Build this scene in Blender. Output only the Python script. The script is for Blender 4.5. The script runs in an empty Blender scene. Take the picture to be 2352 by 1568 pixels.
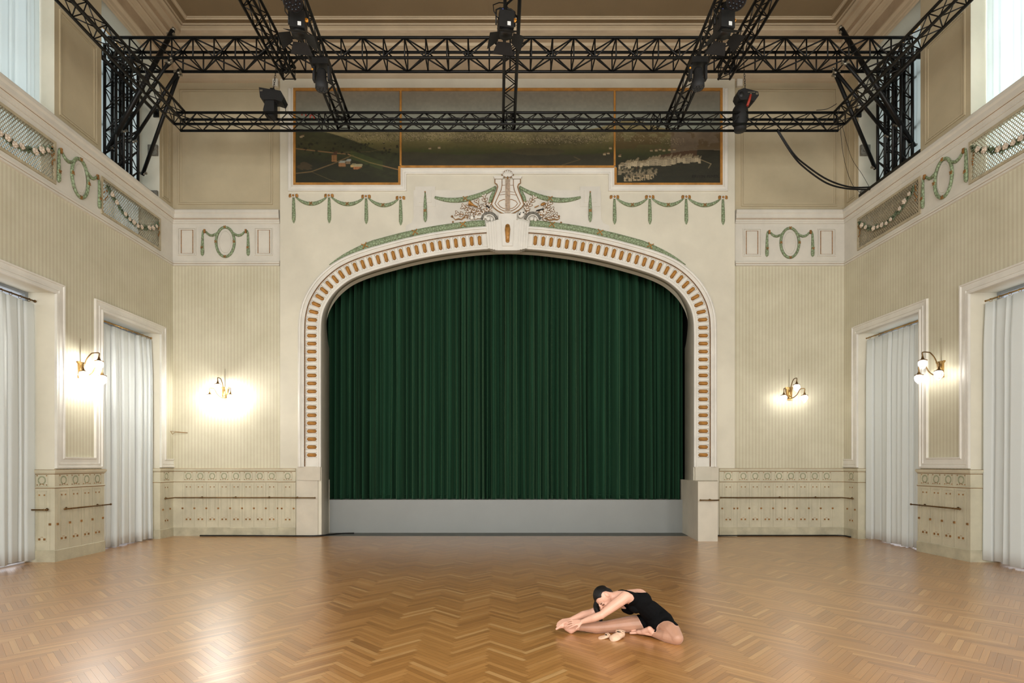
import bpy, bmesh, math, random
import numpy as np
from mathutils import Vector, Matrix
random.seed(7)
PI = math.pi
SC = bpy.context.scene
COL = SC.collection

# ------------------------------------------------------------------ camera
FPX = 1295.0                      # focal length in pixels of the 2352 px wide frame
CX, CY = 1143.0, 1066.0           # vanishing point of the side walls
CAMH = 1.6
cam_d = bpy.data.cameras.new('camera')
cam = bpy.data.objects.new('camera', cam_d)
COL.objects.link(cam)
cam.location = (0, 0, CAMH)
cam.rotation_euler = (PI / 2, 0, 0)
cam_d.sensor_width = 36.0
cam_d.lens = FPX / 2352 * 36.0
cam_d.shift_x = (1176 - CX) / 2352
cam_d.shift_y = (CY - 784) / 2352
cam_d.clip_end = 200
SC.camera = cam

# ------------------------------------------------------------------ view, world
SC.view_settings.view_transform = 'Standard'
SC.view_settings.look = 'None'
SC.view_settings.exposure = 0.0
SC.view_settings.gamma = 1.0
SC.view_settings.use_curve_mapping = False
SC.cycles.use_denoising = True
SC.cycles.max_bounces = 7
SC.cycles.diffuse_bounces = 4
SC.cycles.transparent_max_bounces = 12
SC.cycles.sample_clamp_indirect = 6.0
world = bpy.data.worlds.new('world')
SC.world = world
world.use_nodes = True
bgn = world.node_tree.nodes['Background']
bgn.inputs[0].default_value = (0.82, 0.90, 1.0, 1)
bgn.inputs[1].default_value = 0.6

XL, XR = -7.28, 7.77              # side walls
YB = 12.634                       # back wall of the wings
YP = 12.58                        # face of the proscenium wall
ZC = 11.08                        # ceiling
OPEN = [(10.36, 12.14), (7.48, 9.26), (4.60, 6.38), (1.72, 3.50), (-1.16, 0.62)]
YR = -3.6                         # rear wall

def area_light(name, loc, rot, sx, sy, power, color, spread=PI):
    d = bpy.data.lights.new(name, 'AREA'); d.shape = 'RECTANGLE'
    d.size = sx; d.size_y = sy; d.energy = power; d.color = color; d.spread = spread
    o = bpy.data.objects.new(name, d); COL.objects.link(o)
    o.location = loc; o.rotation_euler = rot
    return o
DAY = (0.93, 0.97, 1.0)
# added fill lamps behind the camera, set in the rear wall openings
for i in range(5):
    area_light('fill_light_rear', (-5.6 + i * 2.9, YR - 0.1, 4.3), (PI / 2, 0, 0), 2.0, 5.4, 345, (1.0, 1.0, 0.985))
# daylight through the side windows
for sg, XW in ((-1, XL), (1, XR)):
    for k, (y0, y1) in enumerate(OPEN):
        lp = {-1: (45, 62, 100, 100, 60), 1: (30, 150, 110, 100, 60)}[sg][k]
        colr = (0.86, 0.93, 1.0) if sg < 0 else (0.9, 0.97, 1.0)
        area_light('daylight_upper', (XW + sg * 0.75, (y0 + y1) / 2, 8.2), (0, sg * PI / 2, 0), 4.6, y1 - y0 + .3, lp, colr)
        lq = {-1: (6, 35, 60, 60, 30), 1: (22, 22, 60, 60, 30)}[sg][k]
        area_light('daylight_lower', (XW + sg * 0.75, (y0 + y1) / 2, 2.2), (0, sg * PI / 2, 0), 4.2, y1 - y0 + .3, lq, (.97, .98, 1.0))
SCONCE_L, SCONCE_R = 520.0, 75.0   # emission of the lamp globes

# ------------------------------------------------------------------ helpers
def bp(px, py, Y):
    """world point of a photo pixel at depth Y"""
    return Vector(((px - CX) * Y / FPX, Y, CAMH + (CY - py) * Y / FPX))
def sl(c):
    return c / 12.92 if c <= 0.04045 else ((c + 0.055) / 1.055) ** 2.4
def rgb(r, g, b):
    return (sl(r / 255), sl(g / 255), sl(b / 255), 1.0)

def newmat(name):
    m = bpy.data.materials.new(name); m.use_nodes = True
    nt = m.node_tree; b = nt.nodes['Principled BSDF']
    return m, nt, b
def node(nt, typ, **kw):
    n = nt.nodes.new(typ)
    for k, v in kw.items():
        if k.startswith('i_'):
            key = k[2:]
            key = int(key) if key.isdigit() else key.replace('_', ' ')
            n.inputs[key].default_value = v
        else:
            setattr(n, k, v)
    return n
def ramp(nt, stops, src):
    r = nt.nodes.new('ShaderNodeValToRGB')
    els = r.color_ramp.elements
    while len(els) < len(stops): els.new(0.5)
    for e, (p, c) in zip(els, stops): e.position = p; e.color = c
    nt.links.new(src, r.inputs[0]); return r
def plain(name, col, rough=0.6, metal=0.0, var=0.06, scale=3.0, bump=0.0, bscale=60, sheen=0.0, spec=0.5):
    """paint / metal with gentle procedural variation"""
    m, nt, b = newmat(name)
    tc = node(nt, 'ShaderNodeTexCoord')
    nz = node(nt, 'ShaderNodeTexNoise', i_Scale=scale, i_Detail=5.0, i_Roughness=0.6)
    nt.links.new(tc.outputs['Object'], nz.inputs['Vector'])
    lo = tuple(c * (1 - var * 2) for c in col[:3]) + (1,)
    hi = tuple(min(1, c * (1 + var)) for c in col[:3]) + (1,)
    r = ramp(nt, [(0.3, lo), (0.65, hi)], nz.outputs['Fac'])
    nt.links.new(r.outputs[0], b.inputs['Base Color'])
    b.inputs['Roughness'].default_value = rough
    b.inputs['Metallic'].default_value = metal
    b.inputs['Specular IOR Level'].default_value = spec
    if sheen:
        b.inputs['Sheen Weight'].default_value = sheen
        b.inputs['Sheen Roughness'].default_value = 0.4
    if bump:
        n2 = node(nt, 'ShaderNodeTexNoise', i_Scale=bscale, i_Detail=4.0)
        nt.links.new(tc.outputs['Object'], n2.inputs['Vector'])
        bm_ = node(nt, 'ShaderNodeBump', i_Strength=bump, i_Distance=0.01)
        nt.links.new(n2.outputs['Fac'], bm_.inputs['Height'])
        nt.links.new(bm_.outputs[0], b.inputs['Normal'])
    return m

def stripes(name, c1, c2, pitch, axis):
    m, nt, b = newmat(name)
    tc = node(nt, 'ShaderNodeTexCoord')
    sx = node(nt, 'ShaderNodeSeparateXYZ'); nt.links.new(tc.outputs['Object'], sx.inputs[0])
    dv = node(nt, 'ShaderNodeMath', operation='DIVIDE', i_1=pitch); nt.links.new(sx.outputs[axis], dv.inputs[0])
    fr = node(nt, 'ShaderNodeMath', operation='FRACT'); nt.links.new(dv.outputs[0], fr.inputs[0])
    r = ramp(nt, [(0.0, c1), (0.44, c1), (0.52, c2), (0.92, c2), (1.0, c1)], fr.outputs[0])
    nz = node(nt, 'ShaderNodeTexNoise', i_Scale=1.3, i_Detail=6.0, i_Roughness=0.65)
    nt.links.new(tc.outputs['Object'], nz.inputs['Vector'])
    r2 = ramp(nt, [(0.3, (0.86, 0.85, 0.82, 1)), (0.65, (1, 1, 1, 1))], nz.outputs['Fac'])
    mx = node(nt, 'ShaderNodeMix', data_type='RGBA', blend_type='MULTIPLY')
    mx.inputs[0].default_value = 1.0
    nt.links.new(r.outputs[0], mx.inputs[6]); nt.links.new(r2.outputs[0], mx.inputs[7])
    # small worn white flecks
    n3 = node(nt, 'ShaderNodeTexNoise', i_Scale=5.5, i_Detail=9.0, i_Roughness=0.78)
    nt.links.new(tc.outputs['Object'], n3.inputs['Vector'])
    zt = ramp(nt, [(0.735, (0, 0, 0, 1)), (0.755, (1, 1, 1, 1))], n3.outputs['Fac'])
    m2 = node(nt, 'ShaderNodeMix', data_type='RGBA')
    nt.links.new(zt.outputs[0], m2.inputs[0]); nt.links.new(mx.outputs[2], m2.inputs[6])
    m2.inputs[7].default_value = rgb(226, 222, 208)
    nt.links.new(m2.outputs[2], b.inputs['Base Color'])
    b.inputs['Roughness'].default_value = 0.75
    return m

M = {}
WP1, WP2 = rgb(208, 203, 179), rgb(199, 191, 166)
M['paperX'] = stripes('striped_wallpaper_back', WP1, WP2, 0.0735, 0)
M['paperY'] = stripes('striped_wallpaper_side', WP1, WP2, 0.0735, 1)
M['cream'] = plain('cream_wall_paint', rgb(214, 208, 189), 0.7, var=0.05, scale=0.9)
M['upper'] = plain('upper_wall_paint', rgb(186, 173, 143), 0.75, var=0.07, scale=0.8)
M['white'] = plain('old_white_paint', rgb(212, 207, 194), 0.55, var=0.05, scale=1.6)
M['trimw'] = plain('white_trim_paint', rgb(220, 216, 205), 0.45, var=0.05, scale=2.2)
M['corn'] = plain('cornice_paint', rgb(186, 168, 140), 0.7, var=0.06, scale=1.1)
M['corn2'] = plain('brown_cornice_groove', rgb(166, 144, 116), 0.7, var=0.1, scale=2)
M['ceil'] = plain('ceiling_paint', rgb(134, 115, 86), 0.8, var=0.05, scale=0.7)
M['wains'] = plain('wainscot_cream', rgb(197, 190, 165), 0.5, var=0.07, scale=2.2)
M['wainb'] = plain('wainscot_base_board', rgb(184, 177, 151), 0.5, var=0.12, scale=3.5)
M['line'] = plain('ochre_line', rgb(140, 104, 58), 0.6, var=0.2, scale=14)
M['goldp'] = plain('gold_paint', rgb(152, 108, 56), 0.5, 0.2, var=0.25, scale=16, bump=0.3)
M['gold'] = plain('gilding', rgb(172, 122, 58), 0.42, 0.3, var=0.22, scale=9, bump=0.35, bscale=40)
M['framegold'] = plain('ochre_picture_frame', rgb(176, 124, 56), 0.5, 0.05, var=0.15, scale=6)
M['brass'] = plain('brass', rgb(186, 152, 96), 0.3, 0.9, var=0.1, scale=20)
M['brassd'] = plain('dark_brass', rgb(110, 84, 48), 0.4, 0.8, var=0.15, scale=20)
M['black'] = plain('black_steel', (0.008, 0.008, 0.0075, 1), 0.42, 0.3, var=0.2, scale=12, spec=0.4)
M['blackm'] = plain('matt_black_housing', (0.007, 0.007, 0.007, 1), 0.65, 0.0, var=0.2, scale=12)
M['blackg'] = plain('dark_grey_housing', (0.008, 0.008, 0.0075, 1), 0.5, 0.0, var=0.2, scale=12)
M['lens'] = plain('dark_lens', (0.01, 0.012, 0.015, 1), 0.12, 0.0)
M['steel'] = plain('zinc_steel', rgb(150, 145, 132), 0.35, 0.8, var=0.15, scale=30)
M['wreath'] = plain('sage_stencil', rgb(140, 148, 112), 0.65, var=0.15, scale=30)
M['riser'] = plain('grey_stage_front', rgb(138, 140, 136), 0.4, var=0.03, scale=0.8)
M['thres'] = plain('grey_rubber_floor', rgb(92, 94, 88), 0.55, var=0.12, scale=4)
M['stone'] = plain('pedestal_paint', rgb(201, 193, 175), 0.6, var=0.05, scale=2)
M['red'] = plain('red_strap', rgb(170, 58, 40), 0.6)
M['orange'] = plain('orange_knob', rgb(235, 160, 50), 0.4)
M['blue'] = plain('blue_plug', rgb(84, 96, 160), 0.4)
M['paperlabel'] = plain('white_label', rgb(225, 225, 220), 0.5)
M['dark'] = plain('dark_recess', (0.02, 0.017, 0.012, 1), 0.8)
M['skin'] = plain('skin', rgb(217, 168, 144), 0.45, var=0.05, scale=9)
M['tights'] = plain('sheer_brown_tights', rgb(178, 133, 107), 0.5, var=0.05, scale=9, sheen=0.2)
M['leotard'] = plain('black_leotard_fabric', (0.004, 0.004, 0.0042, 1), 0.85, spec=0.08)
M['hair'] = plain('dark_hair', (0.005, 0.004, 0.0035, 1), 0.55, var=0.3, scale=40, spec=0.25)
M['slipper'] = plain('pale_pink_canvas', rgb(226, 190, 160), 0.65, var=0.1, scale=30)
M['tan'] = plain('tan_suede_sole', rgb(190, 146, 100), 0.7)
M['rose'] = plain('cream_rose', rgb(205, 190, 170), 0.6, var=0.2, scale=20)
M['leafg'] = plain('garland_leaf_green', rgb(98, 112, 84), 0.6, var=0.2, scale=20)
M['lattice'] = plain('lattice_paint', rgb(178, 166, 138), 0.6, var=0.1, scale=8)
M['beigeboard'] = plain('beige_blind', rgb(150, 136, 106), 0.7)
M['frame_dark'] = plain('window_frame_paint', rgb(150, 155, 158), 0.5)
M['cloudplate'] = plain('plaster_plate', rgb(120, 116, 105), 0.7, var=0.3, scale=30, bump=0.6)
M['ink'] = plain('signature_ink', (0.008, 0.006, 0.004, 1), 0.6)

def garland_mat():
    m, nt, b = newmat('sage_laurel_relief')
    tc = node(nt, 'ShaderNodeTexCoord')
    vo = node(nt, 'ShaderNodeTexVoronoi', feature='DISTANCE_TO_EDGE', i_Scale=17.0)
    nt.links.new(tc.outputs['Object'], vo.inputs['Vector'])
    r = ramp(nt, [(0.0, rgb(90, 88, 62)), (0.07, rgb(130, 147, 112)), (0.3, rgb(148, 165, 130))], vo.outputs['Distance'])
    nt.links.new(r.outputs[0], b.inputs['Base Color'])
    bm_ = node(nt, 'ShaderNodeBump', i_Strength=0.7, i_Distance=0.03)
    nt.links.new(vo.outputs['Distance'], bm_.inputs['Height']); nt.links.new(bm_.outputs[0], b.inputs['Normal'])
    b.inputs['Roughness'].default_value = 0.6
    return m
M['laurel'] = garland_mat()

def cloth_mat(name, col, trans=0.35, fine=900.0):
    m, nt, b = newmat(name)
    out = nt.nodes['Material Output']
    b.inputs['Base Color'].default_value = col
    b.inputs['Roughness'].default_value = 0.85
    b.inputs['Sheen Weight'].default_value = 0.15
    tr = node(nt, 'ShaderNodeBsdfTranslucent'); tr.inputs[0].default_value = col
    mx = node(nt, 'ShaderNodeMixShader'); mx.inputs[0].default_value = trans
    nt.links.new(b.outputs[0], mx.inputs[1]); nt.links.new(tr.outputs[0], mx.inputs[2])
    nt.links.new(mx.outputs[0], out.inputs[0])
    return m
M['curtain'] = cloth_mat('white_curtain_cloth', rgb(228, 232, 228), 0.18)
M['sheer'] = cloth_mat('thin_white_curtain_cloth', rgb(232, 238, 236), 0.55)

def velvet():
    m, nt, b = newmat('green_velvet')
    tc = node(nt, 'ShaderNodeTexCoord')
    nz = node(nt, 'ShaderNodeTexNoise', i_Scale=1.2, i_Detail=6.0)
    mp = node(nt, 'ShaderNodeMapping'); mp.inputs['Scale'].default_value = (6, 6, 0.25)
    nt.links.new(tc.outputs['Object'], mp.inputs[0]); nt.links.new(mp.outputs[0], nz.inputs['Vector'])
    r = ramp(nt, [(0.35, (0.008, 0.034, 0.016, 1)), (0.7, (0.015, 0.060, 0.029, 1))], nz.outputs['Fac'])
    nt.links.new(r.outputs[0], b.inputs['Base Color'])
    b.inputs['Roughness'].default_value = 0.8
    b.inputs['Specular IOR Level'].default_value = 0.15
    b.inputs['Sheen Weight'].default_value = 0.7
    b.inputs['Sheen Roughness'].default_value = 0.3
    b.inputs['Sheen Tint'].default_value = (0.22, 0.45, 0.24, 1)
    return m
M['velvet'] = velvet()

def glow(name, col, s):
    m, nt, b = newmat(name)
    out = nt.nodes['Material Output']
    e = node(nt, 'ShaderNodeEmission'); e.inputs[0].default_value = col; e.inputs[1].default_value = s
    nt.links.new(e.outputs[0], out.inputs[0]); return m
M['globeL'] = glow('lit_globe_bright', (1.0, 0.985, 0.95, 1), SCONCE_L)
M['globeR'] = glow('lit_globe_soft', (1.0, 0.98, 0.93, 1), SCONCE_R)

def globe_glass():
    m, nt, b = newmat('frosted_lamp_glass')
    out = nt.nodes['Material Output']
    t = node(nt, 'ShaderNodeBsdfTransparent'); g = node(nt, 'ShaderNodeBsdfTranslucent'); g.inputs[0].default_value = (1, 1, 1, 1)
    lw = node(nt, 'ShaderNodeLayerWeight', i_Blend=0.35)
    r = ramp(nt, [(0.0, (.04, .04, .04, 1)), (1.0, (.35, .35, .35, 1))], lw.outputs['Facing'])
    mx = node(nt, 'ShaderNodeMixShader'); nt.links.new(r.outputs[0], mx.inputs[0])
    nt.links.new(t.outputs[0], mx.inputs[1]); nt.links.new(g.outputs[0], mx.inputs[2])
    nt.links.new(mx.outputs[0], out.inputs[0]); return m
M['gglass'] = globe_glass()
def glass_mat():
    m, nt, b = newmat('window_glass')
    out = nt.nodes['Material Output']
    t = node(nt, 'ShaderNodeBsdfTransparent'); g = node(nt, 'ShaderNodeBsdfGlossy'); g.inputs['Roughness'].default_value = 0.05
    mx = node(nt, 'ShaderNodeMixShader'); mx.inputs[0].default_value = 0.06
    nt.links.new(t.outputs[0], mx.inputs[1]); nt.links.new(g.outputs[0], mx.inputs[2])
    nt.links.new(mx.outputs[0], out.inputs[0]); return m
M['glass'] = glass_mat()

def wood_mat():
    m, nt, b = newmat('oak_herringbone_parquet')
    geo = node(nt, 'ShaderNodeNewGeometry')
    uv = node(nt, 'ShaderNodeUVMap'); uv.uv_map = 'UVMap'
    tc = node(nt, 'ShaderNodeTexCoord')
    base = ramp(nt, [(0.0, rgb(164, 113, 56)), (0.25, rgb(179, 125, 64)), (0.6, rgb(187, 133, 70)), (0.9, rgb(196, 142, 79)), (1.0, rgb(208, 161, 101))], geo.outputs['Random Per Island'])
    # grain along each stave
    mp = node(nt, 'ShaderNodeMapping'); mp.inputs['Scale'].default_value = (2.5, 42, 1)
    nt.links.new(uv.outputs[0], mp.inputs[0])
    off = node(nt, 'ShaderNodeVectorMath', operation='ADD')
    cmb = node(nt, 'ShaderNodeCombineXYZ')
    mul = node(nt, 'ShaderNodeMath', operation='MULTIPLY', i_1=91.0)
    nt.links.new(geo.outputs['Random Per Island'], mul.inputs[0]); nt.links.new(mul.outputs[0], cmb.inputs[2])
    nt.links.new(mp.outputs[0], off.inputs[0]); nt.links.new(cmb.outputs[0], off.inputs[1])
    g = node(nt, 'ShaderNodeTexNoise', i_Scale=1.5, i_Detail=7.0, i_Roughness=0.6)
    nt.links.new(off.outputs[0], g.inputs['Vector'])
    gr = ramp(nt, [(0.3, (0.74, 0.72, 0.68, 1)), (0.55, (1, 1, 1, 1))], g.outputs['Fac'])
    mx = node(nt, 'ShaderNodeMix', data_type='RGBA', blend_type='MULTIPLY'); mx.inputs[0].default_value = 0.75
    nt.links.new(base.outputs[0], mx.inputs[6]); nt.links.new(gr.outputs[0], mx.inputs[7])
    # broad patches where the varnish has worn paler
    n2 = node(nt, 'ShaderNodeTexNoise', i_Scale=0.35, i_Detail=4.0)
    nt.links.new(tc.outputs['Object'], n2.inputs['Vector'])
    r2 = ramp(nt, [(0.35, (0.9, 0.87, 0.84, 1)), (0.7, (1.06, 1.08, 1.12, 1))], n2.outputs['Fac'])
    m3 = node(nt, 'ShaderNodeMix', data_type='RGBA', blend_type='MULTIPLY'); m3.inputs[0].default_value = 1.0
    nt.links.new(mx.outputs[2], m3.inputs[6]); nt.links.new(r2.outputs[0], m3.inputs[7])
    nt.links.new(m3.outputs[2], b.inputs['Base Color'])
    rr = ramp(nt, [(0.3, (0.30, 0.30, 0.30, 1)), (0.7, (0.42, 0.42, 0.42, 1))], g.outputs['Fac'])
    nt.links.new(rr.outputs[0], b.inputs['Roughness'])
    b.inputs['Specular IOR Level'].default_value = 0.5
    b.inputs['Coat Weight'].default_value = 1.0; b.inputs['Coat Roughness'].default_value = 0.28; b.inputs['Coat IOR'].default_value = 1.7
    bm_ = node(nt, 'ShaderNodeBump', i_Strength=0.12, i_Distance=0.003)
    nt.links.new(g.outputs['Fac'], bm_.inputs['Height']); nt.links.new(bm_.outputs[0], b.inputs['Normal'])
    return m
M['wood'] = wood_mat()
M['joint'] = plain('parquet_joint', rgb(96, 60, 32), 0.6)

# ---------------------------------------------------------------- mesh builder
class MB:
    def __init__(s): s.v = []; s.f = []; s.m = []; s.sm = []
    def add(s, vs, fs, m=0, smooth=False):
        o = len(s.v); s.v.extend([tuple(v) for v in vs])
        for f in fs:
            s.f.append(tuple(o + i for i in f)); s.m.append(m); s.sm.append(smooth)
    def box(s, x0, x1, y0, y1, z0, z1, m=0, mats=None):
        vs = [(x, y, z) for z in (z0, z1) for y in (y0, y1) for x in (x0, x1)]
        fs = [(0, 2, 3, 1), (4, 5, 7, 6), (0, 1, 5, 4), (2, 6, 7, 3), (0, 4, 6, 2), (1, 3, 7, 5)]  # -z +z -y +y -x +x
        for i, f in enumerate(fs):
            s.add([vs[k] for k in f], [(0, 1, 2, 3)], mats[i] if mats else m)
    def tube(s, pts, r, n=8, m=0, cap=True, flat=1.0, fdir=None, closed=False):
        """tube through pts; r number or list; flat squeezes along fdir"""
        P = [Vector(p) for p in pts]; N = len(P)
        R = r if isinstance(r, (list, tuple)) else [r] * N
        vs = []; up = None
        for i in range(N):
            if closed: d = P[(i + 1) % N] - P[i - 1]
            else: d = P[min(i + 1, N - 1)] - P[max(i - 1, 0)]
            if d.length < 1e-9: d = Vector((0, 0, 1))
            d.normalize()
            if fdir is not None:
                a = d.cross(Vector(fdir)); a.normalize(); b = Vector(fdir)
            else:
                if up is None:
                    up = Vector((0, 0, 1)) if abs(d.z) < 0.9 else Vector((1, 0, 0))
                a = d.cross(up)
                if a.length < 1e-4: a = d.orthogonal()
                a.normalize(); b = a.cross(d); up = b.normalized() if b.length > 0 else up
            for k in range(n):
                t = 2 * PI * k / n
                vs.append(P[i] + a * math.cos(t) * R[i] + b * math.sin(t) * R[i] * (flat if fdir is not None else 1))
        fs = []
        rng = N if closed else N - 1
        for i in range(rng):
            j = (i + 1) % N
            for k in range(n):
                k2 = (k + 1) % n
                fs.append((i * n + k, i * n + k2, j * n + k2, j * n + k))
        s.add(vs, fs, m, True)
        if cap and not closed:
            s.add(vs[:n], [tuple(range(n - 1, -1, -1))], m); s.add(vs[-n:], [tuple(range(n))], m)
    def lathe(s, prof, c=(0, 0, 0), n=16, m=0, axis='z', mat=None):
        c = Vector(c); vs = []
        for r, z in prof:
            for k in range(n):
                t = 2 * PI * k / n
                p = Vector((r * math.cos(t), r * math.sin(t), z))
                if axis == 'y': p = Vector((p.x, -p.z, p.y))
                if axis == 'x': p = Vector((p.z, p.x, p.y))
                if mat is not None: p = mat @ p
                vs.append(c + p)
        fs = []
        for i in range(len(prof) - 1):
            for k in range(n):
                k2 = (k + 1) % n
                fs.append((i * n + k, i * n + k2, (i + 1) * n + k2, (i + 1) * n + k))
        s.add(vs, fs, m, True)
    def ball(s, c, r, n=12, m=0, mat=None):
        rx, ry, rz = r if isinstance(r, (tuple, list)) else (r, r, r)
        c = Vector(c); vs = []; h = n // 2
        for i in range(h + 1):
            a = PI * i / h
            for k in range(n):
                t = 2 * PI * k / n
                p = Vector((rx * math.sin(a) * math.cos(t), ry * math.sin(a) * math.sin(t), rz * math.cos(a)))
                if mat is not None: p = mat @ p
                vs.append(c + p)
        fs = []
        for i in range(h):
            for k in range(n):
                k2 = (k + 1) % n
                fs.append((i * n + k, (i + 1) * n + k, (i + 1) * n + k2, i * n + k2))
        s.add(vs, fs, m, True)
    def prism(s, poly, y0, y1, m=0, ms=None):
        """polygon of (x, z) pulled from y0 (front) to y1 (back)"""
        n = len(poly); ms = m if ms is None else ms
        area = sum(poly[i][0] * poly[(i + 1) % n][1] - poly[(i + 1) % n][0] * poly[i][1] for i in range(n))
        if area < 0: poly = poly[::-1]
        a = [(x, y0, z) for x, z in poly]; b = [(x, y1, z) for x, z in poly]
        from mathutils.geometry import tessellate_polygon
        tri = tessellate_polygon([[Vector((x, z, 0)) for x, z in poly]])
        s.add(a, [tuple(t) for t in tri], m); s.add(b, [tuple(t[::-1]) for t in tri], m)
        s.add(a + b, [(i, n + i, n + (i + 1) % n, (i + 1) % n) for i in range(n)], ms)
    def build(s, name, mats, parent=None, smooth=None):
        r_ = parent
        while r_ is not None and r_.parent is not None: r_ = r_.parent
        if r_ is not None and r_.get('category') == 'wall relief': s.v = [(x, min(y, -.0006), z) for x, y, z in s.v]
        me = bpy.data.meshes.new(name)
        me.from_pydata(s.v, [], s.f)
        if not isinstance(mats, (list, tuple)): mats = [mats]
        for k in mats: me.materials.append(M[k] if isinstance(k, str) else k)
        me.polygons.foreach_set('material_index', s.m)
        me.polygons.foreach_set('use_smooth', [bool(x) if smooth is None else smooth for x in s.sm])
        me.update()
        bm = bmesh.new(); bm.from_mesh(me)
        bmesh.ops.remove_doubles(bm, verts=bm.verts, dist=1e-6) if len(bm.verts) < 20000 else None
        bmesh.ops.recalc_face_normals(bm, faces=bm.faces)
        bm.to_mesh(me); bm.free()
        o = bpy.data.objects.new(name, me); COL.objects.link(o)
        if parent is not None: o.parent = parent
        return o

def tag(o, label=None, cat=None, group=None, kind=None):
    if label: o['label'] = label
    if cat: o['category'] = cat
    if group: o['group'] = group
    if kind: o['kind'] = kind
    return o
def thing(name, label, cat, loc=(0, 0, 0), rz=0.0, group=None):
    o = bpy.data.objects.new(name, None); COL.objects.link(o)
    o.empty_display_size = 0.1
    o.location = loc; o.rotation_euler = (0, 0, rz)
    return tag(o, label, cat, group)
def kids(o): return [c for c in bpy.data.objects if c.parent == o]
def dup(root, loc, rz, label, scale=None, swap=None):
    def cp(o, par):
        c = o.copy(); COL.objects.link(c); c.parent = par
        if swap and c.type == 'MESH' and c.data.materials and c.data.materials[0] in swap:
            c.data = c.data.copy(); c.data.materials[0] = swap[o.data.materials[0]]
        for ch in kids(o): cp(ch, c)
        return c
    r = cp(root, None); r.location = loc; r.rotation_euler = (0, 0, rz); r['label'] = label
    if scale: r.scale = scale
    return r
def struct(o, label):
    o['kind'] = 'structure'; o['label'] = label; return o

def sweep(mb, path, prof, side=1, m=0, mats=None, closed=False):
    """moulding: path of (x, y); prof of (d, z) with d = distance from the path towards the `side` normal"""
    P = [Vector((p[0], p[1])) for p in path]; N = len(P); rings = []
    for i in range(N):
        if closed or 0 < i < N - 1:
            d0 = (P[i] - P[i - 1]).normalized(); d1 = (P[(i + 1) % N] - P[i]).normalized()
        elif i == 0: d0 = d1 = (P[1] - P[0]).normalized()
        else: d0 = d1 = (P[-1] - P[-2]).normalized()
        n0 = Vector((-d0.y, d0.x)) * side; n1 = Vector((-d1.y, d1.x)) * side
        nn = n0 + n1; nn = nn / max(0.2, nn.dot(n0))
        rings.append([(P[i].x + nn.x * d, P[i].y + nn.y * d, z) for d, z in prof])
    K = len(prof)
    for i in range(N if closed else N - 1):
        a, b = rings[i], rings[(i + 1) % N]
        for k in range(K - 1):
            mb.add([a[k], b[k], b[k + 1], a[k + 1]], [(0, 1, 2, 3)], mats[k] if mats else m)
    if not closed:
        for r_ in (rings[0], rings[-1]):
            if K > 2: mb.add(r_, [tuple(range(K))], m)
# ================================================================= THE ROOM
# floor: herringbone staves, columns running towards the stage
def make_floor():
    W = 0.0485; L = 9 * W; g = 0.0005
    c45 = math.cos(PI / 4)
    vs = []; fs = []; uvs = []
    def put(x0, x1, y0, y1, horiz):
        cx, cy = (x0 + x1) / 2, (y0 + y1) / 2
        wx = (cx - cy) * c45 + .24; wy = (cx + cy) * c45 + 4.0
        if not (-8.0 < wx < 8.5 and YR - .3 < wy < 12.95): return
        o = len(vs)
        for (x, y) in ((x0 + g, y0 + g), (x1 - g, y0 + g), (x1 - g, y1 - g), (x0 + g, y1 - g)):
            vs.append(((x - y) * c45 + .24, (x + y) * c45 + 4.0, 0.0))
        fs.append((o, o + 1, o + 2, o + 3))
        uvs.extend([(0, 0), (L, 0), (L, W), (0, W)] if horiz else [(0, 0), (0, W), (L, W), (L, 0)])
    for j in range(-30, 31):
        for k in range(-420, 421):
            ox, oy = k * W + j * L, k * W - j * L
            put(ox, ox + L, oy, oy + W, True)
            put(ox - W, ox, oy, oy + L, False)
    me = bpy.data.meshes.new('floor')
    me.from_pydata(vs, [], fs)
    uvl = me.uv_layers.new(name='UVMap')
    uvl.data.foreach_set('uv', [c for u in uvs for c in u])
    me.materials.append(M['wood']); me.update()
    o = bpy.data.objects.new('floor', me); COL.objects.link(o)
    struct(o, 'honey coloured oak herringbone parquet floor')
    b = MB(); b.box(-8.3, 8.8, YR - .4, 12.9, -0.12, -0.0012)
    s = b.build('floor_base', 'joint', o)
make_floor()

# ---- side walls with window openings
def side_wall(sg, XW, nm):
    b = MB(); T = 0.5
    xa, xb = (XW - T, XW) if sg < 0 else (XW, XW + T)
    def bx(y0, y1, z0, z1, face, T=T):
        xa, xb = (XW - T, XW) if sg < 0 else (XW, XW + T)
        # -z +z -y +y -x +x ; only the room side carries wallpaper
        mats = [1, 1, 1, 1, face, 1] if sg > 0 else [1, 1, 1, 1, 1, face]
        b.box(xa, xb, y0, y1, z0, z1, mats=mats)
    edges = sorted(OPEN)
    ys = [YR] + [e for o in edges for e in o] + [YB + .3]
    piers = [(ys[i], ys[i + 1]) for i in range(0, len(ys), 2)]
    for (y0, y1) in piers:
        bx(y0, y1, 0, 6.1, 0); bx(y0, y1, 6.1, 7.28, 2); bx(y0, y1, 7.28, 10.2, 3)
    for (y0, y1) in edges:
        bx(y0, y1, 4.42, 6.1, 0); bx(y0, y1, 6.1, 6.22, 2, .1); bx(y0, y1, 6.88, 7.28, 2, .1)
    bx(YR, YB + .3, 10.2, 11.1, 3)
    o = b.build('wall_' + nm, ['paperY', 'cream', 'white', 'upper'])
    struct(o, 'striped %s wall with tall window bays' % nm)
side_wall(-1, XL, 'left'); side_wall(1, XR, 'right')

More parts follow.
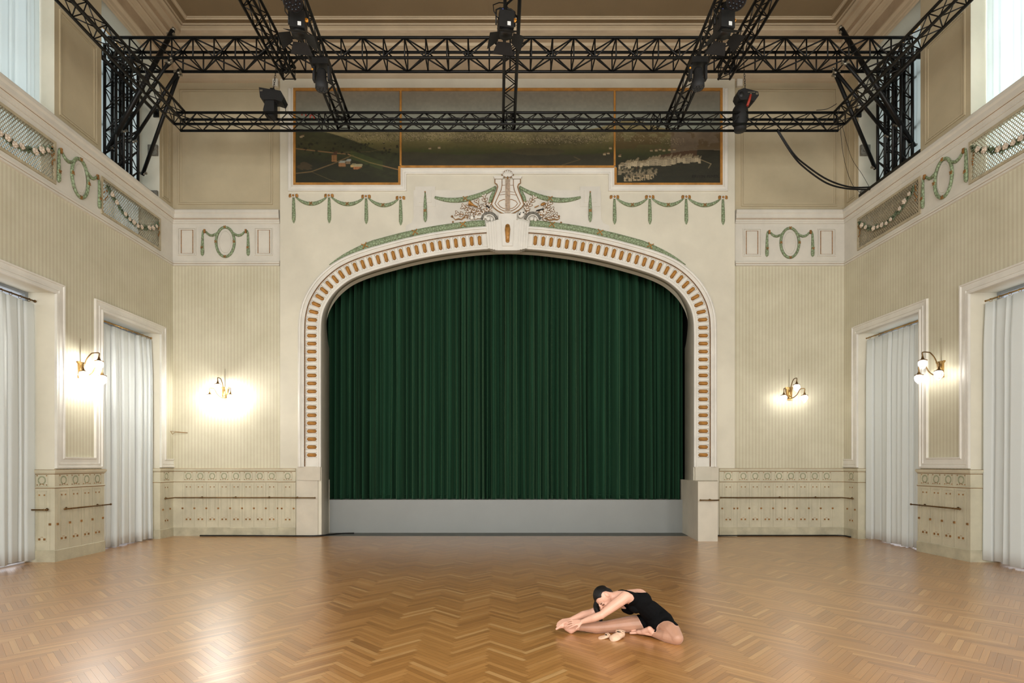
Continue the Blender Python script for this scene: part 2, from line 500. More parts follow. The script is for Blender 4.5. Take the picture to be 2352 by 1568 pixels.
# ---- back wall wings
b = MB()
for x0, x1 in ((XL - .2, -4.88), (5.32, XR + .2)):
    b.box(x0, x1, YB, YB + .4, 0, 6.1, mats=[1, 1, 0, 1, 1, 1])
    b.box(x0, x1, YB, YB + .4, 6.1, 7.28, 2)
    b.box(x0, x1, YB, YB + .4, 7.28, 11.1, 3)
b.box(-4.95, 5.4, YB + .02, YB + .4, 8.9, 11.1, 3)
struct(b.build('wall_back', ['paperX', 'cream', 'white', 'upper']), 'back wall beside the stage with striped paper')

# ---- proscenium wall with the arched opening
AX = (1165.5 - CX) * YP / FPX
def ap(px, py): p = bp(px, py, YP); return (p.x, p.z)
half = [(-427, 1072), (-427, 1000), (-427, 900), (-427, 800), (-426.8, 760), (-425, 731), (-417, 704), (-399, 676), (-373, 652),
        (-345, 636.5), (-308, 623), (-264, 610.5), (-219, 599), (-168, 588.5), (-117, 580.7), (-60, 574.5), (0, 572.3)]
full = half + [(-x, y) for x, y in half[-2::-1]]
kpx = YP / FPX
PATH = [(AX + x * kpx, CAMH + (CY - y) * kpx) for x, y in full]
def catmull(P, n=6):
    out = []
    for i in range(len(P) - 1):
        p0 = P[max(i - 1, 0)]; p1 = P[i]; p2 = P[i + 1]; p3 = P[min(i + 2, len(P) - 1)]
        for k in range(n):
            t = k / n
            out.append(tuple(0.5 * (2 * p1[a] + (p2[a] - p0[a]) * t + (2 * p0[a] - 5 * p1[a] + 4 * p2[a] - p3[a]) * t * t
                                    + (3 * p1[a] - p0[a] - 3 * p2[a] + p3[a]) * t ** 3) for a in (0, 1)))
    out.append(P[-1]); return out
PATH = catmull(PATH, 5)
def offpath(P, d):
    out = []
    for i in range(len(P)):
        a = P[max(i - 1, 0)]; c = P[min(i + 1, len(P) - 1)]
        tx, tz = c[0] - a[0], c[1] - a[1]; l = math.hypot(tx, tz)
        out.append((P[i][0] - tz / l * d, P[i][1] + tx / l * d))
    return out
b = MB()
x0, x1, zt = ap(643, 0)[0], ap(1688, 0)[0], 10.2
inner = offpath(PATH, 0.0)
zb = inner[0][1]
L_ = [(x0, 0), (x0, zt), (x1, zt), (x1, 0), (inner[-1][0], 0)] + inner[::-1] + [(inner[0][0], 0)]
b.prism(L_, YP, YP + .3, 0)
struct(b.build('wall_proscenium', ['cream']), 'cream proscenium wall around the arched stage opening')
# reveal of the opening, shallow at the crown, deep at the sides
b = MB(); inn2 = offpath(PATH, -.006); pts = [(inn2[0][0], 0.0)] + inn2 + [(inn2[-1][0], 0.0)]
dep = [0.56 if z < 4.3 else 0.56 - 0.46 * min(1, (z - 4.3) / 1.2) ** .7 for x, z in pts]
ring = [[(x, YP - .001, z), (x, YP + d, z)] for (x, z), d in zip(pts, dep)]
for i in range(len(ring) - 1):
    b.add([ring[i][0], ring[i + 1][0], ring[i + 1][1], ring[i][1]], [(0, 1, 2, 3)], 0, True)
# back plate of the reveal keeps it solid
outr = offpath(pts, 0.5)
for i in range(len(ring) - 1):
    o0 = (outr[i][0], ring[i][1][1], outr[i][1]); o1 = (outr[i + 1][0], ring[i + 1][1][1], outr[i + 1][1])
    b.add([ring[i][1], ring[i + 1][1], o1, o0], [(0, 1, 2, 3)], 0, True)
struct(b.build('trim_1', ['stone']), 'plain painted reveal inside the stage opening')

# ---- the ornamental frame of the arch
arch = thing('stage_arch_frame', 'white stucco arch frame with gilded flutes around the green stage curtain', 'arch frame', (AX, YP, 1.594))
def loc(p, y): return (p[0] - AX, y - YP, p[1] - 1.594)
def band(prof, mat, name, mats=None):
    mb = MB(); rings = []
    offs = [offpath(PATH, d) for d, h in prof]
    for i in range(len(PATH)):
        rings.append([loc(offs[k][i], YP - prof[k][1]) for k in range(len(prof))])
    for i in range(len(PATH) - 1):
        for k in range(len(prof) - 1):
            mb.add([rings[i][k], rings[i][k + 1], rings[i + 1][k + 1], rings[i + 1][k]], [(0, 1, 2, 3)], 0)
    for r_ in (rings[0], rings[-1]): mb.add(r_, [tuple(range(len(prof)))], 0)
    return mb.build(name, [mat], arch)
band([(0.0, 0), (0.0, .05), (.02, .06), (.035, .06), (.035, .045), (.05, .045), (.055, .055), (.085, .055), (.085, .03), (.09, 0)], 'trimw', 'inner_moulding')
band([(.088, 0), (.088, .028), (.335, .028), (.335, 0)], 'trimw', 'flute_field')
band([(.335, 0), (.335, .04), (.345, .05), (.345, 0)], 'trimw', 'fillet')
band([(.372, 0), (.372, .055), (.395, .07), (.41, .07), (.42, .055), (.435, .055), (.445, .085), (.47, .09), (.485, .08), (.495, .04), (.52, .03), (.53, 0)], 'trimw', 'outer_moulding')
# gilded bead
bd = offpath(PATH, .359)
def resample(P, step, off=0.0):
    out = []; acc = off
    for i in range(len(P) - 1):
        a, c = Vector(P[i]), Vector(P[i + 1]); l = (c - a).length
        while acc <= l:
            t = acc / l; q = a.lerp(c, t); d = (c - a).normalized(); out.append((q, d)); acc += step
        acc -= l
    return out
mb = MB()
rs = resample(bd, .035)
for i, (q, d) in enumerate(rs):
    r_ = .0125 if i % 2 else .009
    Mx = Matrix(((d.x, 0, -d.y), (0, 1, 0), (d.y, 0, d.x)))
    mb.ball(loc((q.x, q.y), YP - .03), (.021, .02, r_), 6, 0, Mx)
mb.build('bead_moulding', 'goldp', arch)
# gilded flutes
cl = offpath(PATH, .208)
tot = sum((Vector(cl[i + 1]) - Vector(cl[i])).length for i in range(len(cl) - 1))
nf = 94; step = tot / nf
def flute_mesh():
    mb = MB(); h, w = .108, .041
    # recess outline (white rim) and rounded gilded channel
    pts = []
    for cxx, czz, a0 in ((h - .012, w - .012, 0), (-h + .012, w - .012, 90), (-h + .012, -w + .012, 180), (h - .012, -w + .012, 270)):
        for k in range(4):
            a = math.radians(a0 + 30 * k); pts.append((cxx + .012 * math.cos(a), czz + .012 * math.sin(a)))
    nseg = 10
    vs = []
    for i in range(nseg + 1):
        u = -h + 2 * h * i / nseg
        for j in range(7):
            ar = max(0.0, abs(u) - (h - w * .8)) / (w * .8)
            v = (-w + 2 * w * j / 6) * math.sqrt(max(.04, 1 - ar * ar * .96))
            e = max(0, 1 - (v / w) ** 2); eu = min(1, (1 - abs(u) / h) * 6)
            vs.append((u, -.001 - .030 * e * eu, v))
    fs = [(i * 7 + j, i * 7 + j + 1, (i + 1) * 7 + j + 1, (i + 1) * 7 + j) for i in range(nseg) for j in range(6)]
    mb.add(vs, fs, 0, True)
    return mb
fm = flute_mesh().build('gilded_flute', 'gold', arch)
rimb = MB()
hh, ww = .122, .055
rimb.tube([(-hh, 0, -ww), (hh, 0, -ww), (hh, 0, ww), (-hh, 0, ww)], .005, 4, closed=True)
rim = rimb.build('flute_rim', 'white', fm)
fp = [p for p in resample(cl, step, step * .5)]
first = True; nflutes = 0
for q, d in fp:
    if abs(q.x - AX) < .50 and q.y > 5: continue
    if q.y < 1.66: continue
    n = Vector((-d.y, d.x))
    # local x = radial, z = along the path
    R = Matrix(((n.x, 0, d.x, 0), (0, 1, 0, 0), (n.y, 0, d.y, 0), (0, 0, 0, 1)))
    T_ = Matrix.Translation(Vector(loc((q.x, q.y), YP - .0285)))
    if first: o = fm; first = False
    else:
        o = fm.copy(); COL.objects.link(o)
        r2 = rim.copy(); COL.objects.link(r2); r2.parent = o
    o.matrix_local = T_ @ R; nflutes += 1
# keystone
kb = MB()
cxk = 0.0
def kz(py): return CAMH + (CY - py) * kpx - 1.594
for i, (hw, top, bot, pr) in enumerate(((.455, 516, 574, .09), (.40, 515, 576, .115), (.345, 514, 578, .135), (.29, 513, 580, .15), (.24, 512, 581, .165))):
    kb.prism([(-hw - .02, kz(top)), (hw + .02, kz(top)), (hw - .02, kz(bot)), (-hw + .02, kz(bot))], -pr, .02)
kb.prism([(-.14, kz(513)), (.14, kz(513)), (.11, kz(572)), (-.11, kz(572))], -.19, 0)
kb.box(-.20, .20, -.15, 0.02, kz(512), kz(497))
ko = kb.build('keystone', 'trimw', arch)
kg = MB()
prof = []
kg.tube([(0, -.19, kz(527)), (0, -.20, kz(535)), (0, -.19, kz(550)), (0, -.19, kz(562))], [.050, .060, .048, .042], 14, fdir=(0, 1, 0), flat=.5)
kg.ball((0, -.19, kz(527)), (.05, .025, .045), 12); kg.ball((0, -.19, kz(562)), (.042, .021, .03), 12)
kg.build('keystone_inlay', 'gold', ko)

# raised lyre field on the wall above the arch
b = MB()
fl = [(932, 535), (932, 519), (945, 512), (950, 500), (950, 437), (1380, 437), (1380, 500), (1385, 512), (1400, 519), (1400, 535)]
arcp = [p for p in offpath(PATH, .53) if abs(p[0] - AX) < (1400 - 1166) * kpx and p[1] > 5]
poly = [ap(*p) for p in fl]
b.prism(poly[:1] + poly[1:] + arcp[::-1], YP - .012, YP + .01)
for cx_ in (977, 1355):
    for h_, t_ in ((23, .02), (14, .028), (6, .034)):
        a = ap(cx_ - h_, 452 - h_); c = ap(cx_ + h_, 452 + h_)
        b.box(a[0], c[0], YP - t_, YP, c[1], a[1])
struct(b.build('trim_2', ['white']), 'raised pale field around the lyre relief')

# ---- pedestals at the foot of the arch
pb = MB()
xa, xb_ = ap(682, 0)[0], ap(731, 0)[0]
pb.add([], [])
def prism_xy(mb, poly, z0, z1, m=0):
    n = len(poly)
    a = [(x, y, z0) for x, y in poly]; c = [(x, y, z1) for x, y in poly]
    mb.add(a, [tuple(range(n))], m); mb.add(c, [tuple(range(n))], m)
    mb.add(a + c, [(i, (i + 1) % n, n + (i + 1) % n, n + i) for i in range(n)], m)
prism_xy(pb, [(xa, 12.55), (xb_, 12.55), (-3.918, 13.14), (-3.918, 13.148), (xa, 13.3)], 0, 1.245)
struct(pb.build('trim_3', ['stone']), 'plain painted pedestal under the left foot of the arch')
pb = MB(); xu = ap(700, 0)[0]; xv = ap(737, 0)[0]
pb.box(xa + .02, xu, YP - .03, YP + .02, 1.24, 1.552); pb.box(xu, xv, YP - .05, YP + .06, 1.24, 1.552)
struct(pb.build('trim_4', ['stone']), 'plinth block between pedestal and arch on the left')
pb = MB()
prism_xy(pb, [(4.165, 11.72), (4.575, 11.72), (4.90, 12.6), (4.90, 13.3), (4.31, 13.3), (4.31, 13.14)], 0, 1.245)
struct(pb.build('trim_5', ['stone']), 'deeper painted pedestal under the right foot of the arch')
pb = MB()
pb.box(ap(1595, 0)[0], ap(1631, 0)[0], YP - .05, YP + .06, 1.24, 1.552); pb.box(ap(1631, 0)[0], ap(1649, 0)[0], YP - .03, YP + .02, 1.24, 1.552)
struct(pb.build('trim_6', ['stone']), 'plinth block between pedestal and arch on the right')

# ---- stage
b = MB(); b.box(-4.3, 4.62, 13.15, 15.0, 0, .775)
struct(b.build('floor_stage', ['riser']), 'plain grey front board of the raised stage')
b = MB(); b.box(-4.1, 4.30, 12.58, 13.16, -.01, .004)
struct(b.build('floor_threshold', ['thres']), 'dark grey floor strip in front of the stage')
b = MB(); b.box(-5.2, 5.6, 14.6, 14.7, 0, 7.5); struct(b.build('wall_stage', ['dark']), 'dark wall behind the stage curtain')
b = MB(); b.box(-4.3, -4.22, 12.88, 14.7, 0, 7); b.box(4.6, 4.68, 12.88, 14.7, 0, 7); b.box(-5.2, 5.6, 12.88, 14.7, 6.9, 7)
struct(b.build('wall_stage_side', ['dark']), 'dark side walls of the stage house')

def folds(name, mat, w, h, seed, amp, pitch, nz=26, label=None, cat='curtain', loc=(0, 0, 0), rz=0, gather=0.3, hem=True, n_per=9, parent=None, group=None, bot=0.0, pleat=False):
    """hanging cloth in local x (0..w) by z (0..h), folds towards -y"""
    rnd = random.Random(seed)
    nf = max(3, int(w / pitch)); cuts = [0.0]
    for i in range(nf): cuts.append(cuts[-1] + rnd.uniform(0.5, 1.7))
    cuts = [c / cuts[-1] * w for c in cuts]
    A = [amp * rnd.uniform(0.35, 1.15) for _ in range(nf)]; ph = [rnd.uniform(-.3, .3) for _ in range(nf)]
    sway = [rnd.uniform(-1, 1) * .018 for _ in range(nf + 1)]
    cols = []
    for i in range(nf):
        for k in range(n_per): cols.append((i, k / n_per))
    cols.append((nf - 1, 1.0))
    vs = []
    for j in range(nz + 1):
        z = j / nz
        for (i, t) in cols:
            x = cuts[i] + (cuts[i + 1] - cuts[i]) * t
            s = math.sin(PI * t)
            if pleat: prof = (min(1, t / .16) ** .7) * (1 - .45 * t) * min(1, (1 - t) / .06) * A[i]
            else: prof = (.25 * s + .75 * s ** 3) * A[i]
            skew = .25 * ph[i] * math.sin(2 * PI * t)
            env = 1.0 - gather * max(0, (z - .85) / .15)
            dx = (sway[i] * (1 - t) + sway[i + 1] * t) * math.sin(z * 5 + i) * (1 - z)
            zz = bot + (h - bot) * z
            if j == 0: zz += .012 * math.sin(i * 1.7)
            vs.append((x + dx + skew * A[i], -prof * env * (1.0 + .25 * (1 - z)), zz))
    n = len(cols)
    fs = [(j * n + i, j * n + i + 1, (j + 1) * n + i + 1, (j + 1) * n + i) for j in range(nz) for i in range(n - 1)]
    mb = MB(); mb.add(vs, fs, 0, True)
    o = mb.build(name, mat, parent)
    sd = o.modifiers.new('thickness', 'SOLIDIFY'); sd.thickness = .004
    o.location = loc; o.rotation_euler = (0, 0, rz)
    if label: tag(o, label, cat, group)
    return o
g1 = folds('stage_curtain', 'velvet', 4.34, 6.3, 3, .27, .15, 30, 'left half of the dark green velvet stage curtain', 'curtain', (-4.18, 13.58, .70), group='green stage curtain halves')
g2 = folds('stage_curtain', 'velvet', 4.28, 6.3, 11, .27, .15, 30, 'right half of the dark green velvet stage curtain', 'curtain', (.175, 13.56, .70), group='green stage curtain halves')
for g_, w_ in ((g1, 4.34), (g2, 4.34)):
    mb = MB(); mb.tube([(.02, -.02, .17), (w_ * .5, -.11, .17), (w_ - .02, -.02, .17)], .004, 4)
    # weighted hem runs behind the folds
    mb.build('hem_seam', 'velvet', g_)

# ---- friezes, cornice, ceiling
pl = [(XL, YR), (XL, YB), (-4.88, YB)]
pr = [(XR, YR), (XR, YB), (5.32, YB)]
def both(name, prof, mat, mats=None, lab='moulding'):
    for i, (p, s_) in enumerate(((pl, -1), (pr, 1))):
        mb = MB(); sweep(mb, p, prof, s_, mats=mats)
        struct(mb.build(name + str(i + 7 if name == 'trim_' else i), mat), lab + (' on the left' if i == 0 else ' on the right'))
cnt = [7]
def mould(prof, mat, lab, mats=None):
    for p, s_, t in ((pl, -1, 'left'), (pr, 1, 'right')):
        mb = MB(); sweep(mb, p, prof, s_, mats=mats)
        struct(mb.build('trim_%d' % cnt[0], mat), lab + ' along the %s wall' % t); cnt[0] += 1
mould([(0, 6.035), (.035, 6.045), (.035, 6.075), (.022, 6.085), (.022, 6.092), (.03, 6.105), (.03, 6.13), (.012, 6.145), (.012, 6.165), (0, 6.17)], ['white', 'line'], 'lower frieze moulding', [0, 0, 0, 1, 0, 0, 0, 0, 0])
mould([(0, 6.985), (.018, 6.99), (.018, 7.02), (.035, 7.035), (.035, 7.06), (.05, 7.07), (.05, 7.08), (.075, 7.1), (.075, 7.17), (.10, 7.2), (.10, 7.255), (.085, 7.275), (-.1, 7.285)], ['white', 'line'], 'upper frieze moulding', [0, 0, 0, 0, 0, 1, 0, 0, 0, 0, 0, 0])
full_path = [(XL, YR), (XL, YB), (XR, YB), (XR, YR)]
mb = MB()
sweep(mb, full_path, [(0, 10.14), (.03, 10.16), (.03, 10.19), (.05, 10.21), (.05, 10.29), (.085, 10.34), (.085, 10.37), (.02, 10.385), (.02, 10.68), (.05, 10.70), (.05, 10.735),
                      (.11, 10.76), (.125, 10.79), (.125, 10.82), (.19, 10.835), (.215, 10.87), (.215, 10.885), (.29, 10.90), (.29, 10.935), (.33, 10.95), (.385, 10.965), (.415, 11.0), (.415, 11.045), (.454, 11.06), (.454, 11.08)], -1, mats=[0,0,0,0,0,0,0,1,0,0,0,0,1,0,0,0,1,0,0,0,1,0,0,0,0])
struct(mb.build('trim_%d' % cnt[0], ['corn', 'corn2']), 'stepped plaster cornice around the ceiling'); cnt[0] += 1
b = MB(); b.box(XL - .4, XR + .4, YR - .2, YB + .3, ZC, ZC + .1)
struct(b.build('ceiling', ['ceil']), 'flat brown ceiling')
b = MB()
q = .62
rect = [(XL + q, YR + q), (XL + q, YB - q), (XR - q, YB - q), (XR - q, YR + q)]
sweep(b, rect, [(0, ZC), (0, ZC - .02), (.03, ZC - .035), (.05, ZC - .035), (.06, ZC - .02), (.085, ZC - .02), (.085, ZC)], -1, 0, closed=True)
q = .47
rect = [(XL + q, YR + q), (XL + q, YB - q), (XR - q, YB - q), (XR - q, YR + q)]
sweep(b, rect, [(0, ZC), (0, ZC - .012), (.03, ZC - .02), (.04, ZC)], -1, 0, closed=True)
struct(b.build('trim_%d' % cnt[0], ['corn']), 'thin plaster border lines on the ceiling'); cnt[0] += 1
# unseen rear wall behind the viewer; openings added to hold the fill lamps
b = MB()
xs = [XL - .5] + [v for i in range(5) for v in (-6.6 + i * 2.9, -4.6 + i * 2.9)] + [XR + .5]
for i in range(0, len(xs), 2): b.box(xs[i], xs[i + 1], YR - .3, YR, 0, 11.1)
b.box(XL - .5, XR + .5, YR - .3, YR, 0, 2.0); b.box(XL - .5, XR + .5, YR - .3, YR, 8.4, 11.1)
struct(b.build('wall_rear', ['cream']), 'unseen rear wall with five openings added for fill lamps')

# rectangular panel mouldings: local x by z on a wall facing -y, then rotated
def rect_frame(mb, x0, x1, z0, z1, w=.05, h=.018, m=0):
    for d, hh_ in ((0, h), (w * .6, h * .55)):
        ww_ = w * .35
        a0, a1, c0, c1 = x0 + d, x1 - d, z0 + d, z1 - d
        mb.box(a0, a1, -hh_, 0, c0, c0 + ww_, m); mb.box(a0, a1, -hh_, 0, c1 - ww_, c1, m)
        mb.box(a0, a0 + ww_, -hh_, 0, c0 + ww_, c1 - ww_, m); mb.box(a1 - ww_, a1, -hh_, 0, c0 + ww_, c1 - ww_, m)
def wallpanel(x0, x1, z0, z1, origin, rz, lab, w=.08, h=.02, mat='upper'):
    mb = MB(); rect_frame(mb, x0, x1, z0, z1, w, h)
    o = mb.build('trim_%d' % cnt[0], [mat]); cnt[0] += 1
    o.location = origin; o.rotation_euler = (0, 0, rz)
    struct(o, lab)
def bx_(px): return (px - CX) * YB / FPX
def bz_(py): return CAMH + (CY - py) * YB / FPX
wallpanel(bx_(410), bx_(627), bz_(470), bz_(203), (0, YB, 0), 0, 'large rectangular panel moulding left of the painting')
wallpanel(bx_(1702), bx_(1922), bz_(474), bz_(203), (0, YB, 0), 0, 'large rectangular panel moulding right of the painting')
# upper pier panels on the side walls (local x = +Y on the left, -Y on the right)
for sg, XW, rz, nm in ((-1, XL, PI / 2, 'left'), (1, XR, -PI / 2, 'right')):
    for (y0, y1), t in (((9.36, 10.24), 'between the window bays'), ((12.24, 12.52), 'in the corner'), ((6.48, 7.38), 'nearer the viewer')):
        a, c = (y0, y1) if sg < 0 else (-y1, -y0)
        wallpanel(a, c, 7.40, 9.16 if y0 < 12 else 9.6, (XW, 0, 0), rz, 'upper pier panel moulding on the %s wall %s' % (nm, t))
# square gilt-lined panels and medallions in the wing friezes
def frieze_square(px, nm):
    mb = MB(); w_, h_ = .21, .33
    rect_frame(mb, -w_ + .005, w_ - .005, -h_ + .02, h_ - .02, .05, .02, 0)
    for a in ((-.135, .135, -.27, -.258), (-.135, .135, .258, .27)): mb.box(a[0], a[1], -.01, 0, a[2], a[3], 1)
    for a in ((-.135, -.123), (.123, .135)): mb.box(a[0], a[1], -.01, 0, -.27, .27, 1)
    o = mb.build('frieze_panel', ['white', 'goldp']); o.location = (bx_(px), YB, 6.585 if px < 1100 else 6.565)
    tag(o, nm, 'wall panel', 'gilt-lined frieze panels')
frieze_square(430, 'gilt-lined white frieze panel beside the left wall corner')
frieze_square(606, 'gilt-lined white frieze panel between left green oval and stage wall')
frieze_square(1727, 'gilt-lined white frieze panel between stage wall and right green oval')
frieze_square(1898, 'gilt-lined white frieze panel beside the right wall corner')

# ---- door/window casings (architraves) on the side walls
def zsweep(mb, P, prof, m=0, closed=False):
    """moulding along (x, z) points on a wall facing -y; prof of (outward offset, height)"""
    N = len(P); P = [Vector(p) for p in P]; rings = []
    for i in range(N):
        if closed or 0 < i < N - 1: d0 = (P[i] - P[i - 1]).normalized(); d1 = (P[(i + 1) % N] - P[i]).normalized()
        elif i == 0: d0 = d1 = (P[1] - P[0]).normalized()
        else: d0 = d1 = (P[-1] - P[-2]).normalized()
        n0 = Vector((-d0.y, d0.x)); n1 = Vector((-d1.y, d1.x)); nn = n0 + n1; nn /= max(.2, nn.dot(n0))
        rings.append([(P[i].x + nn.x * d, -h, P[i].y + nn.y * d) for d, h in prof])
    for i in range(N if closed else N - 1):
        a, c = rings[i], rings[(i + 1) % N]
        for k in range(len(prof) - 1): mb.add([a[k], c[k], c[k + 1], a[k + 1]], [(0, 1, 2, 3)], m)
    if not closed:
        for r_ in (rings[0], rings[-1]): mb.add(r_, [tuple(range(len(prof)))], m)
CPROF = [(.002, 0), (.002, .042), (.03, .045), (.036, .022), (.062, .02), (.068, .03), (.088, .032), (.094, .02), (.158, .022), (.165, .036), (.188, .04), (.192, 0)]
def casing(sg, XW, rz, nm):
    mb = MB()
    def u(y): return y if sg < 0 else -y
    for (y0, y1) in OPEN[:3]:
        a, c = sorted((u(y0), u(y1)))
        m0, m1 = y0 - .55, (y1 + .55 if y1 < 12 else YB - .001)
        ma, mc = sorted((u(m0), u(m1)))
        zsweep(mb, [(ma, 1.53), (a, 1.53), (a, 4.40), (c, 4.40), (c, 1.53), (mc, 1.53)], CPROF)
    o = mb.build('trim_%d' % cnt[0], ['trimw']); cnt[0] += 1
    o.location = (XW, 0, 0); o.rotation_euler = (0, 0, rz)
    struct(o, 'white architraves around the tall windows of the %s wall' % nm)
casing(-1, XL, PI / 2, 'left'); casing(1, XR, -PI / 2, 'right')

# ---- wainscot
def wainscot(path, side, nm, runs):
    """path around corners; runs = list of (p0, p1, first tile offset, n tiles)"""
    mb = MB()
    t = .03
    prof = [(0, 0), (t + .012, 0), (t + .012, .185), (t, .195), (t, 1.20), (t + .006, 1.205), (t + .012, 1.215), (t + .012, 1.225), (t, 1.235), (t, 1.435), (t + .01, 1.445), (t + .022, 1.465), (t + .03, 1.49), (t + .03, 1.505), (t + .01, 1.512), (0, 1.515)]
    mats = [1, 1, 1, 0, 0, 4, 0, 0, 0, 4, 0, 0, 0, 4, 0]
    sweep(mb, path, prof, side, mats=mats)
    for p0, p1, offs in runs:
        P0, P1 = Vector((p0[0], p0[1], 0)), Vector((p1[0], p1[1], 0))
        U = (P1 - P0).normalized(); N = Vector((-U.y, U.x, 0)) * side
        def pt(u, z, d): return P0 + U * u + N * (t + d) + Vector((0, 0, z))
        def bxx(u0, u1, z0, z1, d, m):
            vs = [pt(u, z, dd) for z in (z0, z1) for dd in (0, d) for u in (u0, u1)]
            mb.add(vs, [(0, 1, 3, 2), (4, 6, 7, 5), (0, 4, 5, 1), (2, 3, 7, 6), (0, 2, 6, 4), (1, 5, 7, 3)], m)
        for c in offs:
            # frieze tile: rim, wreath, corner dots, ribbon
            for a in ((-.1, -.095), (.095, .1)): bxx(c + a[0], c + a[1], 1.24, 1.43, .004, 1)
            bxx(c - .1, c + .1, 1.427, 1.432, .004, 1); bxx(c - .1, c + .1, 1.238, 1.243, .004, 1)
            for k in range(22):
                a = 2 * PI * k / 22; 
                if abs(a - 1.5 * PI) < .15: continue
                for rr, sz in ((.056, .011), (.069, .010)):
                    cu, cz = c + rr * math.cos(a) * .92, 1.338 + rr * math.sin(a)
                    du, dz = math.cos(a + .9) * sz, math.sin(a + .9) * sz
                    eu, ez = -dz * .5, du * .5
                    mb.add([pt(cu - du, cz - dz, .002), pt(cu + eu, cz + ez, .005), pt(cu + du, cz + dz, .002), pt(cu - eu, cz - ez, .005)], [(0, 1, 2, 3)], 2)
            for dx_ in (-.077, .077):
                for dz_ in (1.262, 1.414): bxx(c + dx_ - .008, c + dx_ + .008, dz_ - .008, dz_ + .008, .004, 3)
            for s_ in (-1, 1):
                vs = [pt(c, 1.278, .005), pt(c + s_ * .035, 1.256, .005), pt(c + s_ * .046, 1.259, .005), pt(c + s_ * .01, 1.285, .005)]
                mb.add(vs, [(0, 1, 2, 3)], 3)
            # tall panel with grooves
            for a in (-.078, .074): bxx(c + a, c + a + .004, .33, 1.16, .004, 1)
            for a in (-.052, .049): bxx(c + a, c + a + .003, .42, 1.12, .003, 1)
            bxx(c - .078, c + .078, 1.156, 1.16, .004, 1); bxx(c - .078, c + .078, .33, .334, .004, 1)
            for a in (-.13, .127): bxx(c + a, c + a + .003, .2, 1.19, .003, 4 if False else 1)
            for s_ in (-1, 1):
                bxx(c + s_ * .042 - .011, c + s_ * .042 + .011, 1.085, 1.107, .006, 3)
                bxx(c + s_ * .042 - .017, c + s_ * .042 + .017, .355, .389, .006, 3)
            bxx(c - .02, c + .02, .405, .41, .004, 3)
            bxx(c - .149, c - .114, .600, .636, .012, 3)
        c = offs[-1] + .266
        bxx(c - .149, c - .114, .600, .636, .012, 3)
    o = mb.build('trim_%d' % cnt[0], ['wains', 'wainb', 'wreath', 'goldp', 'line']); cnt[0] += 1
    struct(o, nm); return o
P_ = .266
xo = bx_(434.6)
bl = [xo - XL + k * P_ for k in range(8)]
wainscot([(XL - .18, 12.14), (XL, 12.14), (XL, YB), (-4.88, YB), (-4.86, YP), (bx_(682), YP)], -1, 'cream wainscot with stencilled wreaths left of the stage',
         [((XL, YB), (-4.88, YB), bl), ((XL, 12.14), (XL, YB), [.2]), ((-4.86, YP), (bx_(682), YP), [bx_(664) + 4.86])])
xo = bx_(1706); 
br = [XR - xo - k * P_ for k in range(7, -1, -1)]
wainscot([(XR + .18, 12.14), (XR, 12.14), (XR, YB), (5.32, YB), (5.3, YP), (bx_(1649), YP)], 1, 'cream wainscot with stencilled wreaths right of the stage',
         [((XR, YB), (5.32, YB), br), ((XR, 12.14), (XR, YB), [.2]), ((5.3, YP), (bx_(1649), YP), [5.3 - bx_(1669)])])
wainscot([(XL - .34, 9.26), (XL, 9.26), (XL, 10.36), (XL - .15, 10.36)], -1, 'scuffed cream wainscot with four wreaths on the left pier',
         [((XL, 9.26), (XL, 10.36), [.155 + k * P_ for k in range(4)]), ((XL - .34, 9.26), (XL, 9.26), [.16])])
wainscot([(XR + .34, 9.26), (XR, 9.26), (XR, 10.36), (XR + .15, 10.36)], 1, 'scuffed cream wainscot with four wreaths on the right pier',
         [((XR, 9.26), (XR, 10.36), [.155 + k * P_ for k in range(4)])])
for sg, XW, n_ in ((-1, XL, 'left'), (1, XR, 'right')):
    wainscot([(XW + sg * .34, 6.38), (XW, 6.38), (XW, 7.48), (XW + sg * .15, 7.48)], sg, 'cream wainscot on the nearer pier of the %s wall' % n_,
             [((XW, 6.38), (XW, 7.48), [.155 + k * P_ for k in range(4)])])

# ---- windows behind the curtains
wn = [1]
def window(sg, XW, y0, y1, z0, z1, nm):
    x = XW + sg * .46
    mb = MB()
    f = .06
    for a, c in ((y0, y0 + f), (y1 - f, y1), ((y0 + y1) / 2 - .03, (y0 + y1) / 2 + .03)):
        mb.box(x - .03, x + .03, a, c, z0, z1)
    nzs = max(2, int((z1 - z0) / .9))
    for i in range(nzs + 1):
        z = z0 + (z1 - z0 - .05) * i / nzs
        mb.box(x - .025, x + .025, y0 + f, y1 - f, z, z + .05)
    o = mb.build('window_%d' % wn[0], ['frame_dark']); wn[0] += 1
    struct(o, nm)
    g_ = MB(); g_.box(x - .004, x + .004, y0 + f, y1 - f, z0 + .05, z1 - .05); g_.build('glass', ['glass'], o)
for sg, XW, n_ in ((-1, XL, 'left'), (1, XR, 'right')):
    for k, t in ((0, 'far'), (1, 'near')):
        y0, y1 = OPEN[k]
        window(sg, XW, y0, y1, 6.22, 10.2, 'tall gallery window in the %s bay of the %s wall' % (t, n_))
        window(sg, XW, y0, y1, 0.02, 4.42, 'tall lower window in the %s bay of the %s wall' % (t, n_))
